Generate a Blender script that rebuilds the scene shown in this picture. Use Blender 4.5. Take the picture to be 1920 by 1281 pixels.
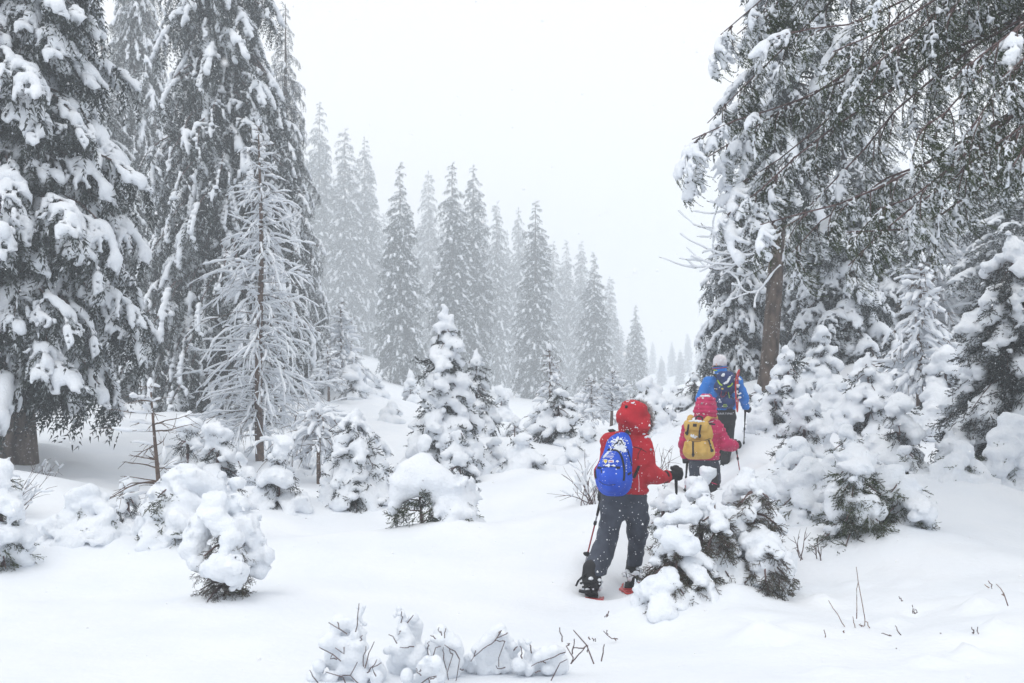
import bpy, math
import numpy as np
from mathutils import Vector
from mathutils.bvhtree import BVHTree

for _o in list(bpy.data.objects):
    bpy.data.objects.remove(_o)
SC = bpy.context.scene
COL = SC.collection

# ------------------------------------------------------------------ camera, world, sun, exposure
FOC = 1867.0                         # focal length in photograph pixels (35 mm lens)
HZ = 720.0                           # photograph row of the eye level
cam = bpy.data.cameras.new('camera')
cam.lens = 35.0
cam.sensor_width = 36.0
cam.shift_y = (HZ - 640.5) / 1920.0
cam.clip_start = 0.05
cam.clip_end = 3000
cam.dof.use_dof = True
cam.dof.focus_distance = 10.5
cam.dof.aperture_fstop = 3.5
cam_o = bpy.data.objects.new('camera', cam)
cam_o.location = (0, 0, 0)
cam_o.rotation_euler = (math.radians(90), 0, 0)
COL.objects.link(cam_o)
SC.camera = cam_o

SUN_EL, SUN_AZ = math.radians(62), math.radians(-25)      # azimuth from +y, towards +x
world = bpy.data.worlds.new('World')
SC.world = world
world.use_nodes = True
wn, wl = world.node_tree.nodes, world.node_tree.links
wn.clear()
w_out = wn.new('ShaderNodeOutputWorld')
w_bg = wn.new('ShaderNodeBackground')
w_sky = wn.new('ShaderNodeTexSky')
w_sky.sky_type = 'NISHITA'
w_sky.sun_disc = False
w_sky.sun_elevation = SUN_EL
w_sky.sun_rotation = SUN_AZ
w_hsv = wn.new('ShaderNodeHueSaturation')
w_hsv.inputs['Saturation'].default_value = 0.25
w_mix = wn.new('ShaderNodeMix')
w_mix.data_type = 'RGBA'
w_mix.inputs[0].default_value = 0.86          # thick cloud over the clear sky
w_mix.inputs[7].default_value = (10.1, 10.05, 10.0, 1)
wl.new(w_sky.outputs[0], w_hsv.inputs['Color'])
wl.new(w_hsv.outputs[0], w_mix.inputs[6])
wl.new(w_mix.outputs[2], w_bg.inputs['Color'])
w_bg.inputs['Strength'].default_value = 0.116
wl.new(w_bg.outputs[0], w_out.inputs['Surface'])

sun = bpy.data.lights.new('sun', 'SUN')
sun.energy = 1.1
sun.angle = math.radians(30)
sun.color = (1.0, 0.97, 0.93)
sun_o = bpy.data.objects.new('sun', sun)
_d = Vector((math.sin(SUN_AZ) * math.cos(SUN_EL), math.cos(SUN_AZ) * math.cos(SUN_EL), math.sin(SUN_EL)))
_d.y = -abs(_d.y)
sun_o.rotation_euler = _d.to_track_quat('Z', 'Y').to_euler()
sun_o.location = (0, 0, 60)
COL.objects.link(sun_o)
w_sky.sun_rotation = math.atan2(_d.x, _d.y)

SC.view_settings.view_transform = 'Standard'
SC.view_settings.look = 'None'
SC.view_settings.gamma = 1.0
SC.view_settings.use_curve_mapping = False
SC.view_settings.exposure = 0.10
SC.render.engine = 'CYCLES'
cy = SC.cycles
cy.max_bounces = 8
cy.diffuse_bounces = 5
cy.glossy_bounces = 2
cy.transmission_bounces = 2
cy.volume_bounces = 2
cy.transparent_max_bounces = 4
cy.use_denoising = True
cy.caustics_reflective = False
cy.caustics_refractive = False

# ------------------------------------------------------------------ numbers: noise, iso-surfaces, geometry
_tab = np.random.default_rng(7).random((64, 64, 64)).astype(np.float32)


def vnoise(p):
    """smooth value noise in 0..1 at points (n,3)"""
    p = np.asarray(p, np.float32)
    i = np.floor(p).astype(np.int64)
    f = p - i
    f = f * f * (3 - 2 * f)
    i0 = i & 63
    i1 = (i + 1) & 63
    x0, y0, z0 = i0.T
    x1, y1, z1 = i1.T
    fx, fy, fz = f.T
    a = _tab[x0, y0, z0] * (1 - fx) + _tab[x1, y0, z0] * fx
    b = _tab[x0, y1, z0] * (1 - fx) + _tab[x1, y1, z0] * fx
    c = _tab[x0, y0, z1] * (1 - fx) + _tab[x1, y0, z1] * fx
    d = _tab[x0, y1, z1] * (1 - fx) + _tab[x1, y1, z1] * fx
    return (a * (1 - fy) + b * fy) * (1 - fz) + (c * (1 - fy) + d * fy) * fz


def nets(f, org, h):
    """surface nets: quads of the zero level of f (negative inside)"""
    s = f < 0
    sh = tuple(n - 1 for n in f.shape)
    C = [(a, b, c) for a in (0, 1) for b in (0, 1) for c in (0, 1)]
    sl = lambda o: tuple(slice(o[k], o[k] + sh[k]) for k in range(3))
    cnt = np.zeros(sh, np.int8)
    for o in C:
        cnt += s[sl(o)]
    act = (cnt > 0) & (cnt < 8)
    ijk = np.argwhere(act)
    n = len(ijk)
    if n == 0:
        return np.zeros((0, 3)), np.zeros((0, 4), np.int64)
    idx = np.full(sh, -1, np.int64)
    idx[act] = np.arange(n)
    pos = np.zeros((n, 3))
    num = np.zeros(n)
    vals = {o: f[ijk[:, 0] + o[0], ijk[:, 1] + o[1], ijk[:, 2] + o[2]] for o in C}
    for o in C:
        for ax in range(3):
            if o[ax]:
                continue
            q = list(o)
            q[ax] = 1
            v0, v1 = vals[o], vals[tuple(q)]
            m = (v0 < 0) != (v1 < 0)
            t = v0[m] / (v0[m] - v1[m])
            e = np.tile(np.array(o, float), (len(t), 1))
            e[:, ax] = t
            pos[m] += e
            num[m] += 1
    pos = (ijk + pos / num[:, None]) * h + np.asarray(org)
    quads = []
    for ax in range(3):
        u, v = [(1, 2), (2, 0), (0, 1)][ax]
        a = np.take(s, range(0, f.shape[ax] - 1), ax)
        b = np.take(s, range(1, f.shape[ax]), ax)
        for first, flip in ((a & ~b, False), (b & ~a, True)):
            e = np.argwhere(first)
            e = e[(e[:, u] > 0) & (e[:, v] > 0) & (e[:, u] < f.shape[u] - 1) & (e[:, v] < f.shape[v] - 1)]
            if not len(e):
                continue
            def cell(du, dv):
                g = e.copy()
                g[:, u] -= du
                g[:, v] -= dv
                return idx[g[:, 0], g[:, 1], g[:, 2]]
            q = np.stack([cell(1, 1), cell(0, 1), cell(0, 0), cell(1, 0)], 1)
            quads.append(q[:, ::-1] if flip else q)
    q = np.concatenate(quads)
    return pos, q[(q >= 0).all(1)]


class Geo:
    """vertices and faces collected for one mesh"""

    def __init__(self):
        self.v, self.f, self.n = [], [], 0

    def add(self, v, f, mi=0, smooth=True):
        v = np.asarray(v, float).reshape(-1, 3)
        f = np.asarray(f, np.int64)
        if len(v) and len(f):
            self.v.append(v)
            self.f.append((f + self.n, mi, smooth))
            self.n += len(v)
        return self

    def put(self, g, M=None, t=(0, 0, 0), mi=None):
        v = g.verts()
        if M is not None:
            v = v @ np.asarray(M).T
        v = v + np.asarray(t)
        for f, m, s in g.f:
            self.f.append((f + self.n, m if mi is None else mi, s))
        self.v.append(v)
        self.n += len(v)

    def verts(self):
        if len(self.v) > 1:
            self.v = [np.concatenate(self.v)]
        return self.v[0] if self.v else np.zeros((0, 3))

    def mesh(self, name, mats, origin=(0, 0, 0)):
        me = bpy.data.meshes.new(name)
        v = self.verts() - np.asarray(origin, float)
        me.vertices.add(len(v))
        me.vertices.foreach_set('co', v.astype(np.float32).ravel())
        loops, tot, mi, sm = [], [], [], []
        for f, m, s in self.f:
            loops.append(f.ravel())
            tot.append(np.full(len(f), f.shape[1]))
            mi.append(np.full(len(f), m))
            sm.append(np.full(len(f), s))
        loops, tot = np.concatenate(loops), np.concatenate(tot)
        me.loops.add(len(loops))
        me.loops.foreach_set('vertex_index', loops.astype(np.int32))
        me.polygons.add(len(tot))
        st = np.concatenate([[0], np.cumsum(tot)[:-1]])
        me.polygons.foreach_set('loop_start', st.astype(np.int32))
        me.polygons.foreach_set('loop_total', tot.astype(np.int32))
        me.polygons.foreach_set('material_index', np.concatenate(mi).astype(np.int32))
        me.polygons.foreach_set('use_smooth', np.concatenate(sm).astype(bool))
        for m in (mats if isinstance(mats, (list, tuple)) else [mats]):
            me.materials.append(m)
        me.update(calc_edges=True)
        return me


def unit(a):
    a = np.asarray(a, float)
    return a / np.maximum(np.linalg.norm(a, axis=-1, keepdims=True), 1e-9)


def tube(pts, rad, n=6, flat=None, cap=True):
    """swept tube; flat=(normal, thickness) makes a ribbon"""
    pts = np.asarray(pts, float)
    k = len(pts)
    rad = np.broadcast_to(np.asarray(rad, float), (k,))
    tan = unit(np.gradient(pts, axis=0))
    ref = np.array([0, 0, 1.0]) if flat is None else np.asarray(flat[0], float)
    s = np.cross(tan, ref)
    bad = np.linalg.norm(s, axis=1) < 0.05
    s[bad] = np.cross(tan[bad], [1.0, 0.1, 0])
    s = unit(s)
    b = np.cross(s, tan)
    th = np.linspace(0, 2 * np.pi, n, endpoint=False)
    rb = rad if flat is None else np.full(k, flat[1])
    ring = (pts[:, None] + (np.cos(th)[None, :, None] * s[:, None] * rad[:, None, None])
            + (np.sin(th)[None, :, None] * b[:, None] * rb[:, None, None]))
    v = ring.reshape(-1, 3)
    i = np.arange(k - 1)[:, None] * n
    j = np.arange(n)[None]
    q = np.stack([i + j, i + (j + 1) % n, i + n + (j + 1) % n, i + n + j], -1).reshape(-1, 4)
    g = Geo().add(v, q)
    if cap:
        v2 = np.concatenate([ring[0], pts[:1] - tan[:1] * rad[0] * .3, ring[-1], pts[-1:] + tan[-1:] * rad[-1] * .3])
        jj = np.arange(n)
        t1 = np.stack([np.full(n, n), (jj + 1) % n, jj], 1)
        t2 = np.stack([np.full(n, 2 * n + 1), n + 1 + jj, n + 1 + (jj + 1) % n], 1)
        g.add(v2, np.concatenate([t1, t2]))
    return g


def box_geo(c, sz, M=None):
    v = np.array([[x, y, z] for x in (-1, 1) for y in (-1, 1) for z in (-1, 1)], float) * np.asarray(sz) / 2
    if M is not None:
        v = v @ np.asarray(M).T
    q = [[0, 1, 3, 2], [4, 6, 7, 5], [0, 4, 5, 1], [2, 3, 7, 6], [0, 2, 6, 4], [1, 5, 7, 3]]
    return Geo().add(v + np.asarray(c), q, smooth=False)


def blobs(sph, h, squash=0.85, a=1.6, namp=0.12, nfreq=7.0, floor=None):
    """merged snow lumps: sph rows x,y,z,r"""
    sph = np.asarray(sph, float)
    pad = sph[:, 3].max() * 1.7 + 2 * h
    lo = sph[:, :3].min(0) - pad
    hi = sph[:, :3].max(0) + pad
    n = np.ceil((hi - lo) / h).astype(int) + 1
    F = np.zeros(n, np.float32)
    ax = [lo[k] + np.arange(n[k]) * h for k in range(3)]
    for x, y, z, r in sph:
        R = r * 1.75
        w = []
        for k, c in enumerate((x, y, z)):
            i0 = max(0, int((c - R - lo[k]) / h))
            i1 = min(n[k], int((c + R - lo[k]) / h) + 2)
            w.append(slice(i0, i1))
        dx = ((ax[0][w[0]] - x) / r) ** 2
        dy = ((ax[1][w[1]] - y) / r) ** 2
        dz = ((ax[2][w[2]] - z) / (r * squash)) ** 2
        d2 = dx[:, None, None] + dy[None, :, None] + dz[None, None, :]
        F[w[0], w[1], w[2]] += np.exp(-a * d2) - math.exp(-a * 3.0)
    T = math.exp(-a)
    f = T - F
    near = np.abs(f) < T * 0.999
    ij = np.argwhere(near)
    if namp and len(ij):
        p = ij * h + lo
        nz = (vnoise(p * nfreq + 3.1) - .5) + .5 * (vnoise(p * nfreq * 2.3 + 9.7) - .5) + .25 * (vnoise(p * nfreq * 5 + 1.7) - .5)
        f[near] += namp * nz
    return nets(f, lo, h)


def islands(nv, f):
    """label of the connected piece each vertex belongs to"""
    lab = np.arange(nv)
    e = np.concatenate([f[:, [i, (i + 1) % f.shape[1]]] for i in range(f.shape[1])])
    while True:
        m = np.minimum(lab[e[:, 0]], lab[e[:, 1]])
        new = lab.copy()
        np.minimum.at(new, e[:, 0], m)
        np.minimum.at(new, e[:, 1], m)
        new = new[new]
        if (new == lab).all():
            return lab
        lab = new


def snow_parts(v, f, parent, origin, big=60, most=40):
    """snow lumps that hang apart become parts of their own, crumbs stay together"""
    lab = islands(len(v), f)
    u, c = np.unique(lab, return_counts=True)
    o_ = np.argsort(-c)
    own = [u[i] for i in o_ if c[i] >= big][:most]
    fl = lab[f[:, 0]]
    rest = np.ones(len(f), bool)
    for k in own:
        m = fl == k
        rest &= ~m
        part('snow_lump', sub(v, f[m]), M_snow, parent, origin)
    if rest.any():
        tag(part('snow_crumbs', sub(v, f[rest]), M_snow, parent, origin), kind='stuff')


def sub(v, f):
    i, inv = np.unique(f, return_inverse=True)
    return Geo().add(v[i], inv.reshape(f.shape))


def smin(a, b, k):
    hh = np.maximum(k - np.abs(a - b), 0) / k
    return np.minimum(a, b) - hh * hh * k * .25


def cone_d(P, a, b, ra, rb, sc=(1, 1, 1)):
    sc = np.asarray(sc, float)
    P = P * sc
    a = np.asarray(a, float) * sc
    b = np.asarray(b, float) * sc
    ab = b - a
    t = np.clip(((P - a) @ ab) / max(ab @ ab, 1e-9), 0, 1)
    return np.linalg.norm(P - a - t[:, None] * ab, axis=1) - (ra + (rb - ra) * t), t


def solid(prims, h, k=0.05, mod=None, pad=0.05):
    """one continuous skin round tapered limbs: prims = (a, b, ra, rb, scale, k)"""
    pts = np.array([p[i] for p in prims for i in (0, 1)], float)
    rr = max(max(p[2], p[3]) for p in prims)
    lo = pts.min(0) - rr - pad
    hi = pts.max(0) + rr + pad
    n = np.ceil((hi - lo) / h).astype(int) + 1
    g = np.stack(np.meshgrid(*[lo[i] + np.arange(n[i]) * h for i in range(3)], indexing='ij'), -1).reshape(-1, 3)
    f = None
    for p in prims:
        sc = p[4] if len(p) > 4 and p[4] is not None else (1, 1, 1)
        kk = p[5] if len(p) > 5 else k
        d, t = cone_d(g, p[0], p[1], p[2], p[3], sc)
        if len(p) > 6:
            d = d + p[6](g, t)
        f = d if f is None else smin(f, d, kk)
    if mod is not None:
        f = mod(g, f)
    return nets(f.reshape(n).astype(np.float32), lo, h)


# ------------------------------------------------------------------ scene graph
def tag(o, label=None, cat=None, group=None, kind=None):
    if label:
        o['label'] = label
    if cat:
        o['category'] = cat
    if group:
        o['group'] = group
    if kind:
        o['kind'] = kind
    return o


def thing(name, label, cat, loc, group=None, rot=0.0):
    o = bpy.data.objects.new(name, None)
    o.empty_display_size = 0.2
    o.location = loc
    o.rotation_euler = (0, 0, rot)
    COL.objects.link(o)
    return tag(o, label, cat, group)


def part(name, geo, mats, parent=None, origin=(0, 0, 0), mesh=None):
    me = mesh or geo.mesh(name, mats, origin)
    o = bpy.data.objects.new(name, me)
    COL.objects.link(o)
    if parent is not None:
        o.parent = parent
    return o


# ------------------------------------------------------------------ materials
def material(name, rough=0.8, spec=0.3):
    m = bpy.data.materials.new(name)
    m.use_nodes = True
    b = m.node_tree.nodes['Principled BSDF']
    b.inputs['Roughness'].default_value = rough
    b.inputs['Specular IOR Level'].default_value = spec
    return m, m.node_tree.nodes, m.node_tree.links, b


def noisy(name, c0, c1, scale, rough=0.8, bump=0.0, bscale=None, flecks=0.0, fscale=30.0, spec=0.3, stretch=None, detail=4, dust=0.0, dscale=9.0):
    """two-tone noise colour, optional bump and stuck-on snow flecks"""
    m, N, L, b = material(name, rough, spec)
    tc = N.new('ShaderNodeTexCoord')
    src = tc.outputs['Object']
    if stretch:
        mp = N.new('ShaderNodeMapping')
        mp.inputs['Scale'].default_value = stretch
        L.new(src, mp.inputs[0])
        src = mp.outputs[0]
    nz = N.new('ShaderNodeTexNoise')
    nz.inputs['Scale'].default_value = scale
    nz.inputs['Detail'].default_value = detail
    L.new(src, nz.inputs['Vector'])
    rp = N.new('ShaderNodeValToRGB')
    rp.color_ramp.elements[0].position = 0.35
    rp.color_ramp.elements[1].position = 0.68
    rp.color_ramp.elements[0].color = (*c0, 1)
    rp.color_ramp.elements[1].color = (*c1, 1)
    L.new(nz.outputs['Fac'], rp.inputs[0])
    out = rp.outputs[0]
    if flecks:
        vo = N.new('ShaderNodeTexVoronoi')
        vo.inputs['Scale'].default_value = fscale
        vo.inputs['Randomness'].default_value = 1.0
        L.new(tc.outputs['Object'], vo.inputs['Vector'])
        sp = N.new('ShaderNodeSeparateColor')
        L.new(vo.outputs['Color'], sp.inputs[0])
        mu = N.new('ShaderNodeMath')
        mu.operation = 'MULTIPLY'
        mu.inputs[1].default_value = flecks
        L.new(sp.outputs[0], mu.inputs[0])
        lt = N.new('ShaderNodeMapRange')
        lt.inputs['From Min'].default_value = 0.0
        lt.inputs['From Max'].default_value = 0.06
        lt.inputs['To Min'].default_value = 0.0
        lt.inputs['To Max'].default_value = 1.0
        sb = N.new('ShaderNodeMath')
        sb.operation = 'SUBTRACT'
        L.new(mu.outputs[0], sb.inputs[0])
        L.new(vo.outputs['Distance'], sb.inputs[1])
        L.new(sb.outputs[0], lt.inputs['Value'])
        mx = N.new('ShaderNodeMix')
        mx.data_type = 'RGBA'
        mx.inputs[7].default_value = (.8, .82, .85, 1)
        L.new(lt.outputs[0], mx.inputs[0])
        L.new(out, mx.inputs[6])
        out = mx.outputs[2]
    if dust:
        n2 = N.new('ShaderNodeTexNoise')
        n2.inputs['Scale'].default_value = dscale
        n2.inputs['Detail'].default_value = 6
        n2.inputs['Roughness'].default_value = .7
        L.new(tc.outputs['Object'], n2.inputs['Vector'])
        mr = N.new('ShaderNodeMapRange')
        mr.inputs['From Min'].default_value = 0.66 - dust
        mr.inputs['From Max'].default_value = 0.72 - dust
        L.new(n2.outputs['Fac'], mr.inputs['Value'])
        mx = N.new('ShaderNodeMix')
        mx.data_type = 'RGBA'
        mx.inputs[7].default_value = (.82, .84, .87, 1)
        L.new(mr.outputs[0], mx.inputs[0])
        L.new(out, mx.inputs[6])
        out = mx.outputs[2]
    L.new(out, b.inputs['Base Color'])
    if bump:
        n3 = N.new('ShaderNodeTexNoise')
        n3.inputs['Scale'].default_value = bscale or scale * 3
        n3.inputs['Detail'].default_value = 5
        L.new(src, n3.inputs['Vector'])
        bp = N.new('ShaderNodeBump')
        bp.inputs['Strength'].default_value = bump
        bp.inputs['Distance'].default_value = 0.02
        L.new(n3.outputs['Fac'], bp.inputs['Height'])
        L.new(bp.outputs[0], b.inputs['Normal'])
    return m


SNOW_C0, SNOW_C1 = (.745, .78, .83), (.80, .825, .862)
M_snow = noisy('snow', SNOW_C0, SNOW_C1, 3.0, .75, .75, 30.0, spec=.25)
M_ground = noisy('snow_ground', SNOW_C0, SNOW_C1, 1.2, .75, .45, 16.0, spec=.25)
M_flake = noisy('snowflake', (.9, .9, .92), (.93, .94, .95), 3, .8)
M_needle = noisy('spruce_needles', (.008, .013, .013), (.028, .038, .032), 5.0, .7)
M_needle_near = noisy('spruce_needles_green', (.013, .022, .007), (.052, .072, .021), 6.0, .65)
M_frost = noisy('frosted_needles', (.26, .29, .30), (.62, .65, .68), 9.0, .8)
M_bark = noisy('spruce_bark', (.045, .036, .032), (.17, .135, .115), 7.0, .9, .9, 18.0, stretch=(1, 1, .28), dust=.06, dscale=22)
M_bark_red = noisy('pine_bark', (.032, .023, .018), (.125, .092, .072), 9.0, .9, .9, 20.0, stretch=(1, 1, .35), dust=.05, dscale=18)
M_twig = noisy('twig_bark', (.06, .038, .04), (.17, .115, .11), 20.0, .8)
M_larch = noisy('larch_bark', (.07, .05, .042), (.16, .11, .085), 12.0, .85, dust=.05, dscale=14)
M_grass = noisy('dry_stalk', (.12, .06, .06), (.30, .2, .14), 14.0, .8)


def W(px, py, D):
    """point of the place seen at photograph column px, row py, D metres ahead"""
    return np.array([(px - 960.0) / FOC * D, D, (HZ - py) / FOC * D])


# ------------------------------------------------------------------ the ground
CTRL = np.array([W(*p) for p in [
    (0, 1281, 5.6), (500, 1281, 5.7), (960, 1290, 5.7), (1400, 1281, 5.5), (1920, 1270, 5.2), (1850, 1150, 7),
    (1600, 1160, 7.6), (1340, 1165, 8), (1105, 1103, 9.3), (1185, 1076, 9.9), (820, 1015, 11.5), (430, 1135, 8.3), (100, 1100, 9),
    (300, 1032, 10.6), (160, 1032, 10.6), (640, 965, 14), (520, 972, 13), (30, 866, 17), (150, 822, 20), (250, 905, 16),
    (90, 930, 13.5), (560, 812, 30), (650, 722, 45), (600, 690, 60), (740, 772, 65), (400, 640, 70), (250, 740, 40), (400, 790, 27), (490, 872, 20),
    (900, 832, 30), (960, 905, 16), (1000, 826, 26), (1060, 930, 12.5), (1200, 800, 28), (1300, 738, 100), (1250, 737, 230), (1000, 735, 140),
    (1400, 838, 16.5), (1320, 945, 14), (1355, 872, 16), (1450, 885, 13), (1250, 880, 14), (1640, 1040, 9.6), (1750, 1000, 9.8), (1800, 948, 11),
    (1900, 905, 13), (1700, 802, 16.5), (1440, 722, 21), (1600, 690, 23), (1730, 716, 19), (1900, 650, 28), (1500, 640, 40), (1800, 560, 45)]]
    + [(-9, 1.5, -1.6), (0, 1.0, -1.62), (9, 1.0, -1.5), (-7, -8, -1.5), (7, -8, -1.2), (0, -30, -1), (-40, -25, 3), (40, -25, 5), (-20, 6, .6),
       (-25, 18, 1.6), (-40, 40, 5), (-70, 100, 16), (-160, 160, 40), (-160, 10, 34), (16, 6, .2), (25, 15, 2.2), (45, 45, 9), (60, 100, 14), (120, 60, 30),
       (110, 180, 26), (-120, 330, 30), (20, 330, 0), (150, 330, 35), (0, -120, 5), (200, -60, 40), (-200, -60, 40)])


def _qmap(xy):
    r = np.hypot(xy[:, 0], xy[:, 1]) + 1e-6
    return xy * (np.log1p(r / 6) / r)[:, None]


def _phi(a, b):
    r2 = ((a[:, None] - b[None]) ** 2).sum(-1) + 1e-9
    return .5 * r2 * np.log(r2)


_cq = _qmap(CTRL[:, :2])
_n = len(_cq)
_A = np.zeros((_n + 3, _n + 3))
_A[:_n, :_n] = _phi(_cq, _cq) + np.eye(_n) * 0.002
_A[:_n, _n] = 1
_A[:_n, _n + 1:] = _cq
_A[_n, :_n] = 1
_A[_n + 1:, :_n] = _cq.T
_w = np.linalg.solve(_A, np.concatenate([CTRL[:, 2], np.zeros(3)]))

TRAIL = np.array([(1.55, 8.4), (1.0, 9.1), (1.15, 9.9), (1.9, 11.5), (2.65, 13.6), (3.2, 15.3), (3.5, 17), (3.7, 20), (3.4, 25)])
MOUNDS = []                                # x, y, radius, height


def seg_dist(xy, pl):
    d = np.full(len(xy), 1e9)
    for a, b in zip(pl[:-1], pl[1:]):
        ab = b - a
        t = np.clip(((xy - a) @ ab) / (ab @ ab), 0, 1)
        d = np.minimum(d, np.hypot(*(xy - a - t[:, None] * ab).T))
    return d


PITS = np.random.default_rng(5)
PITS = np.stack([PITS.uniform(1.6, 5.0, 60), PITS.uniform(5.3, 8.6, 60), PITS.uniform(.05, .14, 60), PITS.uniform(-.07, .10, 60)], 1)


def ground(xy, detail=True):
    xy = np.atleast_2d(np.asarray(xy, float))
    out = np.empty(len(xy))
    for s in range(0, len(xy), 20000):
        c = xy[s:s + 20000]
        q = _qmap(c)
        out[s:s + 20000] = _phi(q, _cq) @ _w[:_n] + _w[_n] + q @ _w[_n + 1:]
    if detail:
        r = np.hypot(xy[:, 0], xy[:, 1])
        p = np.concatenate([xy, np.zeros((len(xy), 1))], 1)
        lump = np.clip((r - 7) / 6, .15, 1.0) * np.clip(1.4 - np.maximum(0, r - 30) / 60, 0.4, 1.4)
        right = np.clip((xy[:, 0] - .6) / 1.5, 0, 1)
        out += lump * .34 * (vnoise(p * .55 + 5) - .5) + (lump * .5 + right * .22) * .22 * (vnoise(p * 1.7 + 2) - .5)
        out += (.05 + .28 * right) * .10 * (vnoise(p * 4.6 + 8) - .5)
        d = seg_dist(xy, TRAIL)
        tr = np.exp(-(d / .30) ** 2)
        out += -.10 * tr + tr * .12 * (vnoise(p * 3.3 + 4) - .5) + .05 * np.exp(-((d - .5) / .16) ** 2)
        for x, y, rr, hh in MOUNDS:
            m = (np.abs(xy[:, 0] - x) < 3 * rr) & (np.abs(xy[:, 1] - y) < 3 * rr)
            if m.any():
                out[m] += hh * np.exp(-(((xy[m, 0] - x) ** 2 + (xy[m, 1] - y) ** 2) / rr ** 2))
        for x, y, rr, hh in PITS:
            m = (np.abs(xy[:, 0] - x) < 3 * rr) & (np.abs(xy[:, 1] - y) < 3 * rr)
            if m.any():
                out[m] += hh * np.exp(-(((xy[m, 0] - x) ** 2 + (xy[m, 1] - y) ** 2) / rr ** 2))
    return out


def gz(x, y):
    return float(ground([(x, y)])[0])


def axis_pts(lo, a, b, hi, step, g):
    m = list(np.arange(a, b, step))
    s, x = step, a
    left = []
    while x > lo:
        s *= g
        x -= s
        left.append(max(x, lo))
    s, x = step, m[-1]
    while x < hi:
        s *= g
        x += s
        m.append(min(x, hi))
    return np.array(left[::-1] + m)


GROUND_EXT = 420.0


def build_ground():
    xs = axis_pts(-GROUND_EXT, -6.0, 6.6, GROUND_EXT, .07, 1.07)
    ys = axis_pts(-160.0, 4.6, 12.0, GROUND_EXT, .06, 1.045)
    X, Y = np.meshgrid(xs, ys, indexing='ij')
    xy = np.stack([X.ravel(), Y.ravel()], 1)
    v = np.concatenate([xy, ground(xy)[:, None]], 1)
    nx, ny = len(xs), len(ys)
    i = (np.arange(nx - 1)[:, None] * ny + np.arange(ny - 1)[None])
    q = np.stack([i, i + ny, i + ny + 1, i + 1], -1).reshape(-1, 4)
    o = part('snow_ground', Geo().add(v, q), M_ground)
    tag(o, kind='structure')
    return v[:, 2].min(), v[:, 2].max()


# ------------------------------------------------------------------ spruce boughs
def rot_to(yaw, pitch, roll=0.0):
    cy_, sy = math.cos(yaw), math.sin(yaw)
    cp, sp = math.cos(pitch), math.sin(pitch)
    cr, sr = math.cos(roll), math.sin(roll)
    Rz = np.array([[cy_, -sy, 0], [sy, cy_, 0], [0, 0, 1]])
    Ry = np.array([[cp, 0, -sp], [0, 1, 0], [sp, 0, cp]])        # positive pitch lifts the tip
    Rx = np.array([[1, 0, 0], [0, cr, -sr], [0, sr, cr]])
    return Rz @ Ry @ Rx


def needles(rng, p, d, ln, wd, spread=.9, n=1):
    """needle triangles at points p along twig directions d"""
    p = np.repeat(p, n, 0)
    d = np.repeat(d, n, 0)
    k = len(p)
    r = unit(rng.normal(size=(k, 3)))
    r = unit(r - (r * d).sum(1)[:, None] * d)
    a = rng.uniform(.45, 1.0, k)[:, None] * spread
    dirn = unit(d * np.cos(a) + r * np.sin(a))
    l = ln * rng.uniform(.6, 1.25, k)[:, None]
    s = unit(np.cross(dirn, rng.normal(size=(k, 3))))
    w = wd * rng.uniform(.7, 1.2, k)[:, None]
    v = np.stack([p - s * w / 2, p + s * w / 2, p + dirn * l], 1).reshape(-1, 3)
    f = np.arange(3 * k).reshape(-1, 3)
    return v, f


def walk(p0, d0, ln, n, rng, droop=0.0, wob=0.05):
    pts = [np.asarray(p0, float)]
    d = unit(np.asarray(d0, float))
    st = ln / n
    for i in range(n):
        d = unit(d + np.array([0, 0, -droop * st]) + rng.normal(size=3) * wob)
        pts.append(pts[-1] + d * st)
    return np.array(pts)


def resample(pl, step):
    seg = np.linalg.norm(np.diff(pl, axis=0), axis=1)
    c = np.concatenate([[0], np.cumsum(seg)])
    t = np.arange(0, c[-1], step) if c[-1] > step else np.array([0, c[-1] * .7])
    p = np.stack([np.interp(t, c, pl[:, k]) for k in range(3)], 1)
    i = np.clip(np.searchsorted(c, t, side='right') - 1, 0, len(seg) - 1)
    return p, unit(np.diff(pl, axis=0))[i]


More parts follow.
